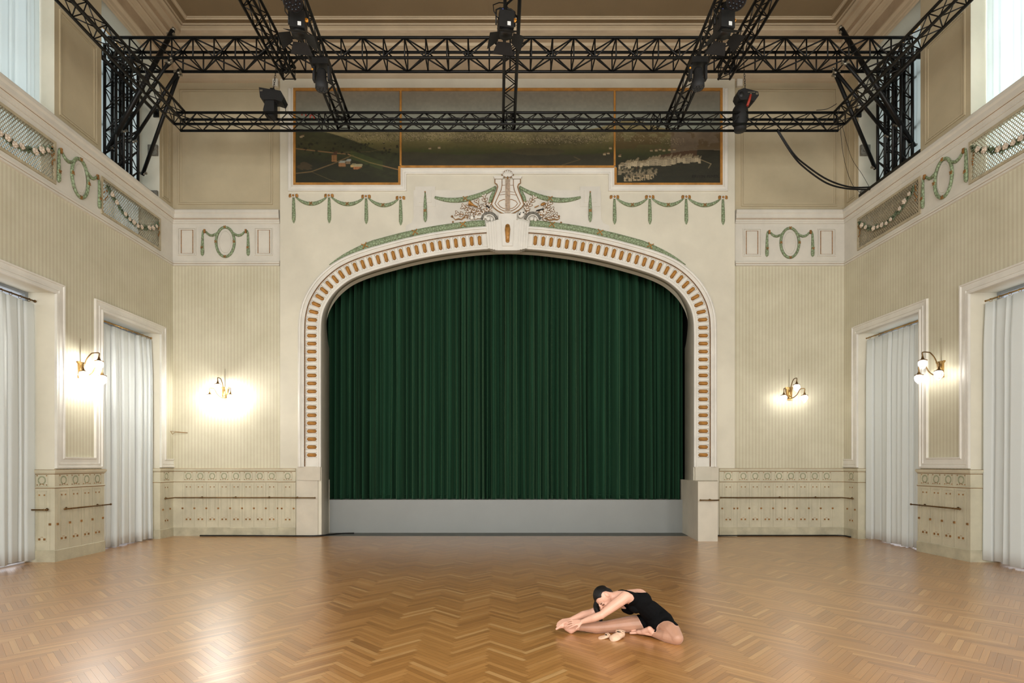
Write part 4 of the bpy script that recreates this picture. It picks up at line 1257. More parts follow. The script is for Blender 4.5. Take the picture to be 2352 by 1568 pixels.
def paint():
    xs = np.linspace(PX0, PX1, NX); ys = np.linspace(PY0, PY1, NY)
    X, Y = np.meshgrid(xs, ys)
    def C(r, g, b): return np.array([r, g, b], float)
    n1 = fbm(X / 60, Y / 25, 1); n2 = fbm(X / 14, Y / 5, 2); n3 = fbm(X / 200, Y / 60, 3)
    def mix(a, b, t): t = np.clip(t, 0, 1)[..., None]; return a * (1 - t) + b * t
    sky = mix(C(122, 116, 103) * np.ones(X.shape + (3,)), C(122, 132, 124), (Y - 210) / 70)
    sky = mix(sky, C(96, 98, 93), (n3 - .35) * 1.3 * ((Y > 215) & (Y < 275)))
    img = sky.copy()
    hor = 301 + (n3 - .5) * 6 + 6 * np.exp(-((X - 1440) / 70) ** 2) * -1 - 18 * np.exp(-((X - 1450) / 60) ** 2)
    land = mix(C(122, 116, 84) * np.ones(X.shape + (3,)), C(84, 82, 50), (Y - 305) / 28)
    land = mix(land, C(50, 56, 28), (Y - 335) / 22 + (n1 - .5) * 1.5)
    land = mix(land, C(34, 36, 20), (Y - 352) / 26)
    land = mix(land, C(82, 80, 46), (n2 - .52) * 2.2 * (Y < 345))
    land = land * (0.72 + .56 * n1[..., None])
    img = np.where((Y > hor)[..., None], land, img)
    # city band
    rng = np.random.RandomState(9)
    band_ = np.exp(-((Y - (318 + 4 * np.sin(X / 90))) / 9.0) ** 2) * ((X > 800) & (X < 1400))
    spk = rng.rand(*X.shape)
    img = np.where(((spk > .80) & (band_ > rng.rand(*X.shape) * .8 + .1))[..., None], C(132, 124, 100) * (0.8 + .3 * spk[..., None]), img)
    img = np.where(((spk < .10) & (band_ > .25))[..., None], C(58, 52, 40), img)
    # hills left
    h1 = 300 + 26 * np.clip((X - 750) / 120, 0, 1) ** 1.3 + 30 * np.clip((X - 690) / 230, 0, 1)
    m = (X < 925) & (Y > h1 - 2) & (Y < h1 + 62)
    img = mix(img, C(38, 42, 24) * (0.7 + .8 * n2[..., None]), m * (.9 - np.clip((Y - h1) / 70, 0, 1) * .5))
    # right castle hill
    h2 = 345 - 0.09 * (X - 1640) ** 2 * .0 + 30 * ((X - 1620) / 160) ** 2 + 1
    m = (X > 1500) & (Y > h2)
    img = mix(img, C(38, 38, 26) * (.8 + .4 * n2[..., None]), m * .95)
    m = (X > 1460) & (X < 1600) & (Y > h2) & (Y < h2 + 14)
    img = mix(img, C(92, 62, 40), m * .6)
    m = (X > 1540) & (Y > 300) & (Y < h2)
    img = mix(img, C(104, 92, 82) * (.85 + .3 * n1[..., None]), m * .75)
    # mid-right slopes
    m = (X > 1415) & (Y > 300) & (Y < 345)
    img = mix(img, C(80, 66, 40), m * (n1 > .5) * .6)
    # dark wood and lake band in the centre
    m = (X > 921) & (X < 1411) & (Y > 354 + 3 * np.sin(X / 40))
    img = mix(img, C(50, 48, 38) * (.8 + .4 * n1[..., None]), m * .7)
    m = ((X - 1235) / 62) ** 2 + ((Y - 350) / 8.5) ** 2 < 1
    img = mix(img, C(62, 60, 40), m * .9)
    # roads
    def road(P, w, col):
        nonlocal img
        for (xa, ya), (xb, yb) in zip(P[:-1], P[1:]):
            t = np.clip(((X - xa) * (xb - xa) + (Y - ya) * (yb - ya)) / ((xb - xa) ** 2 + (yb - ya) ** 2), 0, 1)
            d = np.hypot(X - xa - t * (xb - xa), (Y - ya - t * (yb - ya)))
            img = mix(img, col, np.clip((w - d) / 1.2, 0, 1))
    rc = C(126, 100, 68)
    road([(680, 343), (760, 352), (800, 356), (850, 375), (918, 392)], 1.7, rc)
    road([(680, 400), (716, 396), (765, 378), (812, 358)], 1.5, C(110, 92, 62))
    road([(716, 396), (760, 415), (800, 424)], 1.2, C(80, 72, 46))
    road([(780, 352), (850, 350), (919, 338)], .9, C(100, 88, 60))
    road([(1290, 381), (1332, 368), (1318, 362)], 1.2, C(90, 82, 56))
    road([(1585, 372), (1610, 369), (1632, 378), (1626, 388)], 1.3, C(140, 128, 100))
    # buildings
    def box_(x0_, x1_, y0_, y1_, wall, roof, slant=.3):
        nonlocal img
        h = y1_ - y0_
        m = (X >= x0_) & (X <= x1_) & (Y >= y0_) & (Y <= y1_)
        img = np.where(m[..., None], wall, img)
        m = (X >= x0_ + (y0_ - Y) * 1.0) & (X <= x1_ + (y0_ - Y) * .3) & (Y < y0_) & (Y > y0_ - h * .6 - 1)
        img = np.where(m[..., None], roof, img)
        m = (X >= x0_) & (X <= x1_) & (Y >= y0_) & (Y <= y1_) & (((X - x0_) % 3.4) < 1.3) & (((Y - y0_) % 4) > 1.6) & (h > 5)
        img = np.where(m[..., None], wall * .55, img)
    box_(762, 774, 358, 373, C(128, 96, 60), C(70, 50, 34))
    box_(778, 794, 376, 384, C(140, 104, 68), C(128, 136, 130)); box_(794, 806, 372, 378, C(120, 104, 80), C(134, 142, 138))
    box_(806, 818, 381, 386, C(160, 140, 92), C(118, 116, 90)); box_(812, 832, 384, 391, C(150, 104, 66), C(136, 134, 106))
    m = (np.abs((Y - 372) - (X - 850) * .35) < 10) & (X > 806) & (X < 880)
    img = mix(img, C(66, 84, 38), m * .4)
    m = (np.abs((Y - 390) + (X - 830) * .5) < 3) & (X > 820) & (X < 850); img = mix(img, C(30, 36, 20), m * .8)
    rb = np.random.RandomState(4)
    for x_ in range(1420, 1606, 7):
        t = (x_ - 1420) / 186
        yb_ = 388 - 14 * t + rb.uniform(-3, 3); hh_ = rb.uniform(6, 13) + 5 * math.exp(-((x_ - 1520) / 40) ** 2)
        w_ = rb.uniform(6, 11); c_ = rb.uniform(.85, 1.1)
        box_(x_, x_ + w_, yb_ - hh_, yb_, C(160, 152, 128) * c_, C(118, 110, 88))
    for x_ in range(1418, 1500, 9):
        yb_ = 406 - abs(x_ - 1455) * .1 + rb.uniform(-3, 3); box_(x_, x_ + 9, yb_ - 9, yb_, C(128, 120, 98), C(98, 92, 72))
    for x_ in range(1432, 1496, 10):
        yb_ = 419 - (x_ - 1432) * .1 + rb.uniform(-1, 1); box_(x_, x_ + 9, yb_ - 11, yb_, C(156, 144, 116), C(108, 100, 80))
    for x_, y_ in ((1492, 350), (1503, 349), (1512, 347), (1521, 349), (1533, 348), (1545, 347), (1385, 358), (1393, 356), (1420, 362), (690, 318), (694, 316), (1006, 343), (985, 345), (1398, 344)):
        box_(x_, x_ + 6, y_ - 3, y_, C(150, 140, 112), C(96, 80, 60))
    m = (spk > .93) & (X > 1415) & (X < 1570) & (np.abs(Y - (322 + (X - 1490) * .09)) < 9); img = np.where(m[..., None], C(150, 142, 118), img)
    # shrubs
    for _ in range(120):
        x_, y_ = rb.uniform(1425, 1600), rb.uniform(384, 416); r_ = rb.uniform(1.5, 3.2)
        m = (X - x_) ** 2 + (Y - y_) ** 2 < r_ * r_; img = mix(img, C(34, 36, 24), m * .75)
    for _ in range(60):
        x_, y_ = rb.uniform(684, 915), rb.uniform(330, 356); r_ = rb.uniform(1.2, 3)
        m = (X - x_) ** 2 + (Y - y_) ** 2 < r_ * r_; img = mix(img, C(24, 26, 14), m * .7)
    m = ((X - 702) / 18) ** 2 + ((Y - 384) / 9) ** 2 < n2 * 2; img = mix(img, C(84, 66, 44), m * .5)
    img = img * (.93 + .14 * fbm(X / 6, Y / 6, 12)[..., None])
    img = img * np.array([1.08, 1.04, 1.0])
    return np.clip(img / 255., 0, 1)
IMG = paint()
def canvas_mat():
    m, nt, b = newmat('oil_painting')
    a = node(nt, 'ShaderNodeVertexColor'); a.layer_name = 'paint'
    nt.links.new(a.outputs[0], b.inputs['Base Color']); b.inputs['Roughness'].default_value = .5
    return m
M['paintg'] = canvas_mat()
pt_ = thing('landscape_painting', 'wide landscape painting in three canvases above the arch', 'painting', (AX, YP, bp(0, 427, YP).z))
ox, oz = AX, bp(0, 427, YP).z
def canvas(pxa, pxb, pya, pyb, nm):
    i0, i1 = int((pxa - PX0) / SP), int((pxb - PX0) / SP); j0, j1 = int((pya - PY0) / SP), min(NY - 1, int((pyb - PY0) / SP))
    vs, cols = [], []
    for j in range(j0, j1 + 1):
        for i in range(i0, i1 + 1):
            p = bp(PX0 + i * SP, PY0 + j * SP, YP); vs.append((p.x - ox, -.03, p.z - oz)); cols.append(IMG[j, min(i, NX - 1)])
    w = i1 - i0 + 1; h = j1 - j0 + 1
    fs = [(j * w + i, (j + 1) * w + i, (j + 1) * w + i + 1, j * w + i + 1) for j in range(h - 1) for i in range(w - 1)]
    me = bpy.data.meshes.new('canvas'); me.from_pydata(vs, [], fs)
    ca = me.color_attributes.new('paint', 'FLOAT_COLOR', 'POINT')
    arr = np.ones((len(vs), 4), np.float32); c_ = np.array(cols); arr[:, :3] = np.where(c_ <= .04045, c_ / 12.92, ((c_ + .055) / 1.055) ** 2.4) * .95
    ca.data.foreach_set('color', arr.ravel()); me.materials.append(M['paintg']); me.update()
    o = bpy.data.objects.new('canvas', me); COL.objects.link(o); o.parent = pt_; o['label'] = nm
    sd = o.modifiers.new('t', 'SOLIDIFY'); sd.thickness = .012; sd.offset = -1
    return o
canvas(680, 918, 211, 422, 'left canvas with farmhouse and road')
canvas(922, 1410, 211, 383, 'middle canvas with distant town')
rcv = canvas(1414, 1653, 211, 423, 'right canvas with white terraced buildings')
def pbar(mb, xa, xb, ya, yb, h=.05):
    p, q_ = bp(xa, yb, YP), bp(xb, ya, YP); mb.box(p.x - ox, q_.x - ox, -h, 0, p.z - oz, q_.z - oz)
for nm, bars in (('outer_frame', ((675, 1658, 205, 211.5), (675, 680.5, 211.5, 427), (680.5, 921, 421.5, 427), (915.5, 921, 384, 421.5), (1410, 1415.5, 387, 422), (1410, 1658, 422, 427), (1652.5, 1658, 211.5, 422))),
                 ('lower_rail', ((921, 1410, 382.5, 387.5),)), ('divider', ((918.7, 923.3, 211.5, 382.5),)), ('divider', ((1408.7, 1413, 211.5, 382.5),))):
    mb = MB()
    for q4 in bars: pbar(mb, *q4)
    mb.build(nm, 'framegold', pt_)
# signature in the lower right corner
fc = bpy.data.curves.new('signature', 'FONT'); fc.body = 'ERWIN PENDL'; fc.size = .095; fc.extrude = .001
ft = bpy.data.objects.new('text', fc); COL.objects.link(ft)
fm_ = bpy.data.meshes.new_from_object(ft.evaluated_get(bpy.context.evaluated_depsgraph_get())); bpy.data.objects.remove(ft)
fm_.materials.clear(); fm_.materials.append(M['ink'])
fo = bpy.data.objects.new('signature', fm_); COL.objects.link(fo); fo.parent = rcv
p = bp(1588, 410, YP); fo.location = (p.x - ox, -.034, p.z - oz); fo.rotation_euler = (PI / 2, 0, 0)
# stepped white surround below the painting
def px_prof(path_px, lab):
    """white moulding following a pixel polyline on the proscenium wall"""
    P = [ap(*p) for p in path_px]; mb = MB()
    prof = [(0, 0), (0, .05), (.02, .055), (.045, .03), (.08, .025), (.1, .04), (.12, .035), (.125, 0)]
    N = len(P); rings = []
    for i in range(N):
        d0 = (Vector(P[i]) - Vector(P[i - 1])).normalized() if i else (Vector(P[1]) - Vector(P[0])).normalized()
        d1 = (Vector(P[i + 1]) - Vector(P[i])).normalized() if i < N - 1 else d0
        n0 = Vector((-d0.y, d0.x)); n1 = Vector((-d1.y, d1.x)); nn = n0 + n1; nn /= max(.2, nn.dot(n0))
        rings.append([(P[i][0] - nn.x * d, YP - h, P[i][1] - nn.y * d) for d, h in prof])
    for i in range(N - 1):
        for k in range(len(prof) - 1):
            mb.add([rings[i][k], rings[i + 1][k], rings[i + 1][k + 1], rings[i][k + 1]], [(0, 1, 2, 3)])
    o = mb.build('trim_%d' % cnt[0], ['trimw']); cnt[0] += 1; struct(o, lab)
px_prof([(675, 205), (675, 427), (921, 427), (921, 388), (1410, 388), (1410, 427), (1658, 427), (1658, 205)], 'stepped white moulding under the painting')
# ================================================================= TRUSSES
def truss(label, p0, p1, s, ax1, ax2, rc=.024, rbz=.010, bay=None, group=None, heavy=False, name='truss', ladders=None):
    """box truss: p0->p1 is the chord line with the smallest ax1/ax2; ax1, ax2 unit vectors"""
    p0, p1 = Vector(p0), Vector(p1); A, B = Vector(ax1) * s, Vector(ax2) * s
    root = thing(name, label, 'truss', p0, 0, group)
    D = p1 - p0; L = D.length; bay = bay or s
    n = max(2, int(round(L / bay)))
    corners = [Vector((0, 0, 0)), A, A + B, B]
    for c in corners:
        mb = MB(); mb.tube([c, c + D], rc, 8); mb.build('chord', 'black', root)
    for q in range(4):
        a, c = corners[q], corners[(q + 1) % 4]
        mb = MB()
        if heavy:
            for i in range(n + 1):
                t = i / n; mb.tube([a + D * t, c + D * t], rbz, 6)
                if i < n:
                    t2 = (i + 1) / n
                    if (i + q) % 2: mb.tube([a + D * t, c + D * t2], rbz, 6)
                    else: mb.tube([c + D * t, a + D * t2], rbz, 6)
        else:
            pts = []
            for i in range(n + 1): pts.append((a if (i + q) % 2 else c) + D * (i / n))
            for i in range(n): mb.tube([pts[i], pts[i + 1]], rbz, 6)
            for t in (0.0, 1.0): mb.tube([a + D * t, c + D * t], rbz, 6)
            for t in (ladders or ()):
                for e in (-.04 / L * 1.5, .04 / L * 1.5): mb.tube([a + D * (t + e), c + D * (t + e)], rbz * 1.2, 6)
        mb.build('bracing', 'black', root)
    return root
X_, Y_, Z_ = (1, 0, 0), (0, 1, 0), (0, 0, 1)
BT = .38
truss('big black box truss spanning the hall between the towers', (-7.36, 10.66, 9.285), (7.84, 10.66, 9.285), BT, Y_, Z_, .026, .014, .40, heavy=True)
SM = .22
ZS = 8.17
truss('slim black back truss of the lighting frame, in front of the painting', (-6.25, 10.89, ZS), (6.71, 10.89, ZS), SM, Y_, Z_, .024, .009, .22, 'lower lighting frame', ladders=(.22, .5, .72))
truss('slim black side truss of the frame along the left wall', (-6.25, 4.6, ZS), (-6.25, 10.88, ZS), SM, X_, Z_, .024, .009, .22, 'lower lighting frame')
truss('slim black side truss of the frame along the right wall', (6.49, 4.6, ZS), (6.49, 10.88, ZS), SM, X_, Z_, .024, .009, .22, 'lower lighting frame')
for x, t in ((-3.14, 'left of centre, carrying lamps'), (.11, 'over the middle of the hall'), (3.32, 'right of centre, carrying lamps')):
    y0, y1 = 5.2, 11.08
    zc = lambda y: 8.20 + .1035 * (11.1 - y)
    truss('slim black truss running forward from the painting, ' + t, (x, y0, zc(y0)), (x, y1, zc(y1)), SM, X_, Z_, .025, .009, .22, 'forward running trusses')
for x, t in ((-4.13, 'left'), (4.26, 'right')):
    truss('high black truss under the ceiling on the %s, ending below the big truss' % t, (x, 4.6, 9.03), (x, 10.88, 9.03), SM, X_, Z_, .025, .009, .22, 'high trusses under the ceiling')
for sg, xs_, t in ((-1, -7.62, 'left'), (1, 7.82, 'right')):
    for y0, w in ((10.93, 'nearer'), (11.38, 'farther')):
        truss('upright black truss tower in the %s gallery bay, the %s of two' % (t, w), (xs_, y0, 7.40), (xs_, y0, 9.75), SM, X_, Y_, .028, .011, .22, 'truss towers in the gallery bays', name='truss_tower')
    xm = xs_ + .11
    mb = MB(); mb.box(xm - .16, xm + .16, 10.37, 12.13, 7.30, 7.40)
    tag(mb.build('base_beam', 'black'), 'black base beam under the %s truss towers' % t, 'beam', 'tower base beams')
    # jamming strut between the reveals
    root = thing('strut_tube', 'horizontal black strut with end plates between the %s bay reveals' % t, 'strut', (xm, 11.2, 9.15), 0, 'horizontal struts')
    mb = MB(); mb.tube([(-sg * .17, -.82, 0), (-sg * .17, .92, 0)], .036, 10); mb.build('tube', 'black', root)
    for e in (-.822, .922):
        mb = MB(); mb.box(-sg * .17 - .06, -sg * .17 + .06, e - .01, e + .01, -.09, .09); mb.build('end_plate', 'black', root)
def clamp(mb, c, d):
    mb.ball(c, (.05, .03, .045), 8, 0); mb.box(c[0] - .075, c[0] + .075, c[1] - .022, c[1] + .022, c[2] - .018, c[2] + .018)
def brace(a, c, r, lab, dark=True):
    a, c = Vector(a), Vector(c)
    root = thing('brace_tube', lab, 'brace', a, 0, 'raking brace tubes')
    mb = MB(); mb.tube([(0, 0, 0), c - a], r, 10); mb.build('tube', 'black', root)
    mb = MB(); clamp(mb, Vector((0, 0, 0)) + (c - a) * .02, 0); mb.build('clamp', 'steel', root)
    mb = MB(); clamp(mb, (c - a) * .97, 0); mb.build('clamp', 'steel', root)
    mb = MB(); d = (c - a).normalized(); mb.tube([c - a, c - a + d * .05], r * .8, 10); mb.build('end_cap', 'steel', root)
for sg, t in ((-1, 'left'), (1, 'right')):
    if sg < 0:
        br4 = [((247, 345), 10.95, (397, 70), 10.9, .045, 'thickest and longest'), ((281, 303), 11.12, (391, 137), 10.62, .028, 'short'), ((303, 327), 11.36, (412, 160), 11.02, .03, 'middle'), ((327, 402), 11.72, (412, 164), 11.08, .036, 'steepest')]
    else:
        br4 = [((2100, 338), 10.95, (1932, 66), 10.9, .045, 'thickest and longest'), ((2063, 290), 11.12, (1938, 140), 10.62, .028, 'short'), ((2042, 315), 11.36, (1916, 160), 11.02, .03, 'middle'), ((2011, 388), 11.72, (1917, 166), 11.08, .036, 'steepest')]
    for (p, ya, q_, yb, r, w) in br4:
        brace(bp(*p, ya), bp(*q_, yb), r, '%s raking black brace tube from %s tower to big truss' % (w, t))
for (p, t) in (((354, 280), 'above'), ((354, 446), 'below')):
    pass
# ornate grey corbels at the reveal behind the towers
for sg, XW, t in ((-1, XL, 'left'), (1, XR, 'right')):
    for z, w in ((8.34, 'upper'), (7.36, 'lower')):
        root = thing('plaster_block', '%s grey scrolled block in the %s bay reveal' % (w, t), 'ornament', (XW + sg * .12, 12.13, z), 0, 'scrolled blocks in the bay reveals')
        mb = MB(); mb.box(-.1, .1, -.05, 0, -.11, .11); mb.build('block', 'cloudplate', root)
        mb = MB(); mb.tube([(.055 * (1 - k / 22) * math.cos(k * .55), -.055, .07 * (1 - k / 22) * math.sin(k * .55)) for k in range(20)], .012, 6); mb.build('scroll', 'cloudplate', root)

# ================================================================= STAGE LAMPS AND HOISTS
def spotlight(loc_, rz, lab, tilt=0.0):
    root = thing('stage_spotlight', lab, 'stage light', loc_, rz, 'box spotlights with barn doors')
    mb = MB()  # body
    mb.box(-.13, .13, -.15, .13, -.30, .0)
    mb.lathe([(.0, -.36), (.11, -.36), (.12, -.30), (.10, -.29)], (0, -.01, 0), 16)
    body = mb.build('housing', 'blackg', root)
    mb = MB()
    for k in range(6): mb.box(-.132, -.128, -.13 + k * .04, -.115 + k * .04, -.27, -.04)
    mb.build('cooling_slots', 'dark', body)
    mb = MB(); mb.tube([(-.17, 0, -.16), (-.17, 0, .10), (-.1, 0, .14), (.1, 0, .14), (.17, 0, .10), (.17, 0, -.16)], .014, 6); mb.build('yoke', 'black', root)
    mb = MB(); mb.box(-.03, .03, -.03, .03, .13, .24); mb.build('hook_clamp', 'black', root)
    for a, w in ((0, .19), (PI / 2, .19), (PI, .19), (-PI / 2, .19)):
        mb = MB()
        vs = [(-.12, -.12, -.37), (.12, -.12, -.37), (.20, -.30, -.47), (-.20, -.30, -.47)]
        R = Matrix.Rotation(a, 3, 'Z'); vs = [R @ Vector(v) for v in vs]; n_ = R @ Vector((0, -.008, 0))
        mb.add(vs + [v + n_ for v in vs], [(0, 1, 2, 3), (7, 6, 5, 4), (0, 4, 5, 1), (1, 5, 6, 2), (2, 6, 7, 3), (3, 7, 4, 0)])
        mb.build('barn_door', 'blackm', root)
    mb = MB(); mb.lathe([(.0, -.035), (.03, -.03), (.034, 0), (.02, .005)], (.15, -.10, -.12), 12, axis='y'); mb.build('tilt_knob', 'orange', root)
    mb = MB(); mb.tube([(-.06, -.08, 0), (-.06, -.08, .07)], .012, 8); mb.build('blue_plug', 'blue', root)
    for x in (-.02, .02):
        mb = MB(); mb.tube([(x, -.08, 0), (x, -.08, .05)], .009, 8); mb.build('connector', 'steel', root)
    mb = MB(); mb.box(.01, .07, -.156, -.151, -.27, -.20); mb.build('sticker', 'paperlabel', root)
    mb = MB(); mb.tube([(-.13, -.05, -.1), (-.22, -.06, .02), (-.23, -.05, .14), (-.12, -.02, .22), (-.02, 0, .24)], .009, 6); mb.build('cable', 'black', root)
    root.scale = (.84, .84, .84)
    return root
Yf = 8.5
for (px, t) in ((686, 'hanging on the left forward truss'), (1161, 'hanging on the middle forward truss'), (1662, 'hanging on the right forward truss')):
    p = bp(px, 38, Yf); spotlight((p.x, p.y, p.z), .15, 'black box spotlight with barn doors ' + t)
def moving_head(loc_, lab):
    root = thing('moving_head_light', lab, 'stage light', loc_, 0, 'moving head lamps')
    mb = MB(); mb.box(-.15, .15, -.12, .12, -.10, .0); mb.build('base', 'blackg', root)
    for s in (-1, 1): mb = MB(); mb.box(s * .14 - .02, s * .14 + .02, -.05, .05, -.34, -.09); mb.build('yoke_arm', 'blackm', root)
    mb = MB(); mb.lathe([(.0, -.14), (.07, -.145), (.085, -.18), (.09, -.30), (.115, -.36), (.118, -.47), (.10, -.49)], (0, 0, 0), 20); h_ = mb.build('head', 'blackm', root)
    mb = MB(); mb.lathe([(.0, -.485), (.1, -.487)], (0, 0, 0), 20)
    for k in range(6): mb.ball((.06 * math.cos(k * PI / 3), .06 * math.sin(k * PI / 3), -.487), (.026, .026, .012), 10)
    mb.ball((0, 0, -.487), (.026, .026, .012), 10); mb.build('lens', 'lens', h_)
    mb = MB(); mb.box(-.03, .03, -.03, .03, 0, .09); mb.build('clamp', 'black', root)
    mb = MB(); mb.ball((-.16, -.05, -.16), .018, 8); mb.build('orange_knob', 'orange', root)
    root.scale = (.88, .88, .95)
p = bp(739, 142, 9.3); moving_head(tuple(p), 'black moving head lamp pointing down from the left forward truss')
p = bp(1603, 139, 9.3); moving_head(tuple(p), 'black moving head lamp pointing down from the right forward truss')
def wash(loc_, lab, ry):
    root = thing('wash_light', lab, 'stage light', loc_, 0, 'round wash lamps')
    R = Matrix.Rotation(ry, 3, 'Y') @ Matrix.Rotation(-.5, 3, 'X')
    mb = MB(); mb.lathe([(0, .1), (.08, .1), (.13, .03), (.14, -.05), (.125, -.06)], (0, 0, 0), 20, mat=R); h_ = mb.build('housing', 'blackm', root)
    mb = MB(); mb.lathe([(0, -.055), (.13, -.055)], (0, 0, 0), 20, mat=R)
    for rr, n_ in ((.045, 6), (.095, 12)):
        for k in range(n_): mb.ball(R @ Vector((rr * math.cos(2 * PI * k / n_), rr * math.sin(2 * PI * k / n_), -.057)), .019, 8)
    mb.build('lens', 'lens', h_)
    mb = MB(); mb.tube([(-.16, 0, 0), (-.16, 0, .12), (0, 0, .17), (.16, 0, .12), (.16, 0, 0)], .012, 6); mb.build('yoke', 'black', root)
p = bp(672, 0, 8.1); wash(tuple(p), 'round black wash lamp at the top edge on the left truss', -.3)
p = bp(1692, -3, 8.1); wash(tuple(p), 'round black wash lamp at the top edge on the right truss', .3)

def chain(mb, a, c, r=.012, step=.045):
    a, c = Vector(a), Vector(c); n = max(2, int((c - a).length / step)); d = (c - a) / n
    for i in range(n):
        m_ = a + d * (i + .5); pl_ = Vector((1, 0, 0)) if i % 2 else Vector((0, 1, 0)); u = d.normalized()
        pts = [m_ + u * (step * .62 * math.cos(2 * PI * k / 8)) + pl_ * (r * 1.3 * math.sin(2 * PI * k / 8)) for k in range(8)]
        mb.tube(pts, r * .38, 4, closed=True)
# left hoist with chain bag
p = bp(626, 211, 11.0)
root = thing('chain_hoist', 'black chain hoist with hanging chain bag above the left of the painting', 'hoist', tuple(p), 0, 'chain hoists')
mb = MB()
P = [(-.22, .02), (-.20, -.17), (-.14, -.22), (.10, -.22), (.22, -.26), (.26, -.18), (.20, -.05), (.10, -.03), (-.05, -.01)]
mb.prism(P, -.11, .11); mb.build('motor_housing', 'blackm', root)
mb = MB()
P = [(-.10, -.2), (.06, -.2), (.065, -.42), (.05, -.50), (-.02, -.52), (-.14, -.47), (-.15, -.40)]
mb.prism(P, -.09, .09); mb.build('chain_bag', 'blackm', root)
mb = MB(); mb.box(-.04, .04, -.03, .03, -.02, .06); mb.build('hook', 'black', root)
mb = MB(); chain(mb, (0.02, 0, .05), (.10, .02, .78)); mb.build('chain', 'blackg', root)
mb = MB(); mb.tube([(.22, -.05, -.22), (.27, -.05, -.32), (.28, -.05, -.44)], .007, 6); mb.build('cable', 'black', root)
mb = MB(); mb.box(-.20, -.15, -.113, -.109, -.06, -.03); mb.build('label', 'steel', root)
# right hoist with red sling
p = bp(1712, 213, 11.0)
root = thing('chain_hoist', 'black chain hoist with red sling above the right of the painting', 'hoist', tuple(p), 0, 'chain hoists')
mb = MB()
P = [(-.20, -.10), (-.18, -.02), (-.08, .02), (0.02, 0), (.20, -.05), (.215, -.12), (.12, -.23), (0, -.20), (-.14, -.21)]
mb.prism(P, -.11, .11); mo = mb.build('motor_housing', 'blackm', root)
mb = MB(); mb.ball((-.12, 0, -.10), (.09, .13, .11), 14); mb.build('motor_cover', 'blackg', root)
mb = MB(); mb.lathe([(0, -.22), (.09, -.24), (.14, -.32), (.145, -.50), (.12, -.62), (.11, -.74), (.0, -.76)], (-.10, 0, 0), 16); mb.build('chain_bag', 'blackm', root)
mb = MB(); chain(mb, (0, 0, .0), (-.03, .02, .78)); mb.build('chain', 'blackg', root)
mb = MB(); mb.tube([(.05, -.12, -.12), (.02, -.13, -.22), (-.02, -.13, -.34)], .024, 8); mb.build('red_sling', 'red', root)
mb = MB(); mb.tube([(.055, -.12, -.08), (.048, -.12, -.13)], .018, 8); mb.build('sling_shackle', 'steel', root)
mb = MB(); mb.box(.0, .14, -.113, -.109, -.07, -.055); mb.box(.155, .195, -.113, -.109, -.11, -.07); mb.build('label', 'steel', root)
# red shackles lying in the truss
for px, py, t in ((697, 262, 'upper'), (716, 268, 'lower')):
    p = bp(px, py, 10.95); mb = MB(); mb.tube([(-.03, 0, -.02), (-.03, 0, .02), (0, 0, .04), (.04, 0, .01), (.05, 0, -.03)], .013, 8)
    o = mb.build('red_shackle', 'red'); o.location = p; tag(o, '%s small red shackle caught in the slim back truss' % t, 'shackle', 'red shackles')
# small white boxes on the wall
for px, t in ((634, 'left'), (1697, 'right')):
    p = bp(px, 193, YB); mb = MB(); mb.box(-.06, .06, -.06, 0, -.08, .08); mb.box(-.045, .045, -.068, -.06, -.06, .06)
    o = mb.build('junction_box', 'trimw'); o.location = (p.x, YB, p.z); tag(o, 'small white box high on the wall beside the %s hoist' % t, 'junction box', 'white junction boxes')

# ---- cables
def cable(pts, r, lab, mat='black', group='loose cables'):
    P = [Vector(p) for p in pts]
    out = []
    for i in range(len(P) - 1):
        p0 = P[max(i - 1, 0)]; p1 = P[i]; p2 = P[i + 1]; p3 = P[min(i + 2, len(P) - 1)]
        for k in range(6):
            t = k / 6; out.append(.5 * (2 * p1 + (p2 - p0) * t + (2 * p0 - 5 * p1 + 4 * p2 - p3) * t * t + (3 * p1 - p0 - 3 * p2 + p3) * t ** 3))
    out.append(P[-1]); o0 = out[0].copy()
    mb = MB(); mb.tube([p - o0 for p in out], r, 6)
    o = mb.build('cable', mat); o.location = o0; tag(o, lab, 'cable', group); return o
A_ = [(1785, 296), (1822, 352), (1852, 380), (1900, 412), (1950, 429), (1997, 430)]
cable([bp(x, y, 11.05 + .5 * i / 5) for i, (x, y) in enumerate(A_)], .016, 'upper of two thick black cables sagging to the right gallery ledge')
A_ = [(1785, 300), (1820, 355), (1848, 385), (1898, 420), (1945, 433), (1998, 435)]
cable([bp(x, y, 11.03 + .5 * i / 5) for i, (x, y) in enumerate(A_)], .016, 'lower of two thick black cables sagging to the right gallery ledge')
cable([bp(1934, 287, 11.1), bp(1955, 360, 11.3), bp(1980, 400, 11.5), bp(1997, 430, 11.6)], .004, 'thin straight dark cord down to the right gallery ledge')
cable([bp(1930, 290, 11.1), bp(1936, 350, 11.2), bp(1948, 400, 11.4), bp(1962, 430, 11.6), (bp(1982, 446, 11.7))], .004, 'thin looping dark cord below the right frame corner')
cable([bp(1875, 253, 10.95), bp(1900, 250, 10.9), bp(1922, 238, 10.8)], .006, 'short thin cable at the right corner of the lower frame')
for i, (xa, xb) in enumerate(((830, 1150), (1190, 1500))):
    n = 9
    cable([bp(xa + (xb - xa) * k / n, 271 + (4 if k % 2 else 0), 10.99) for k in range(n + 1)], .014, 'black cable lying along the slim back truss %s of centre' % ('left' if i == 0 else 'right'))
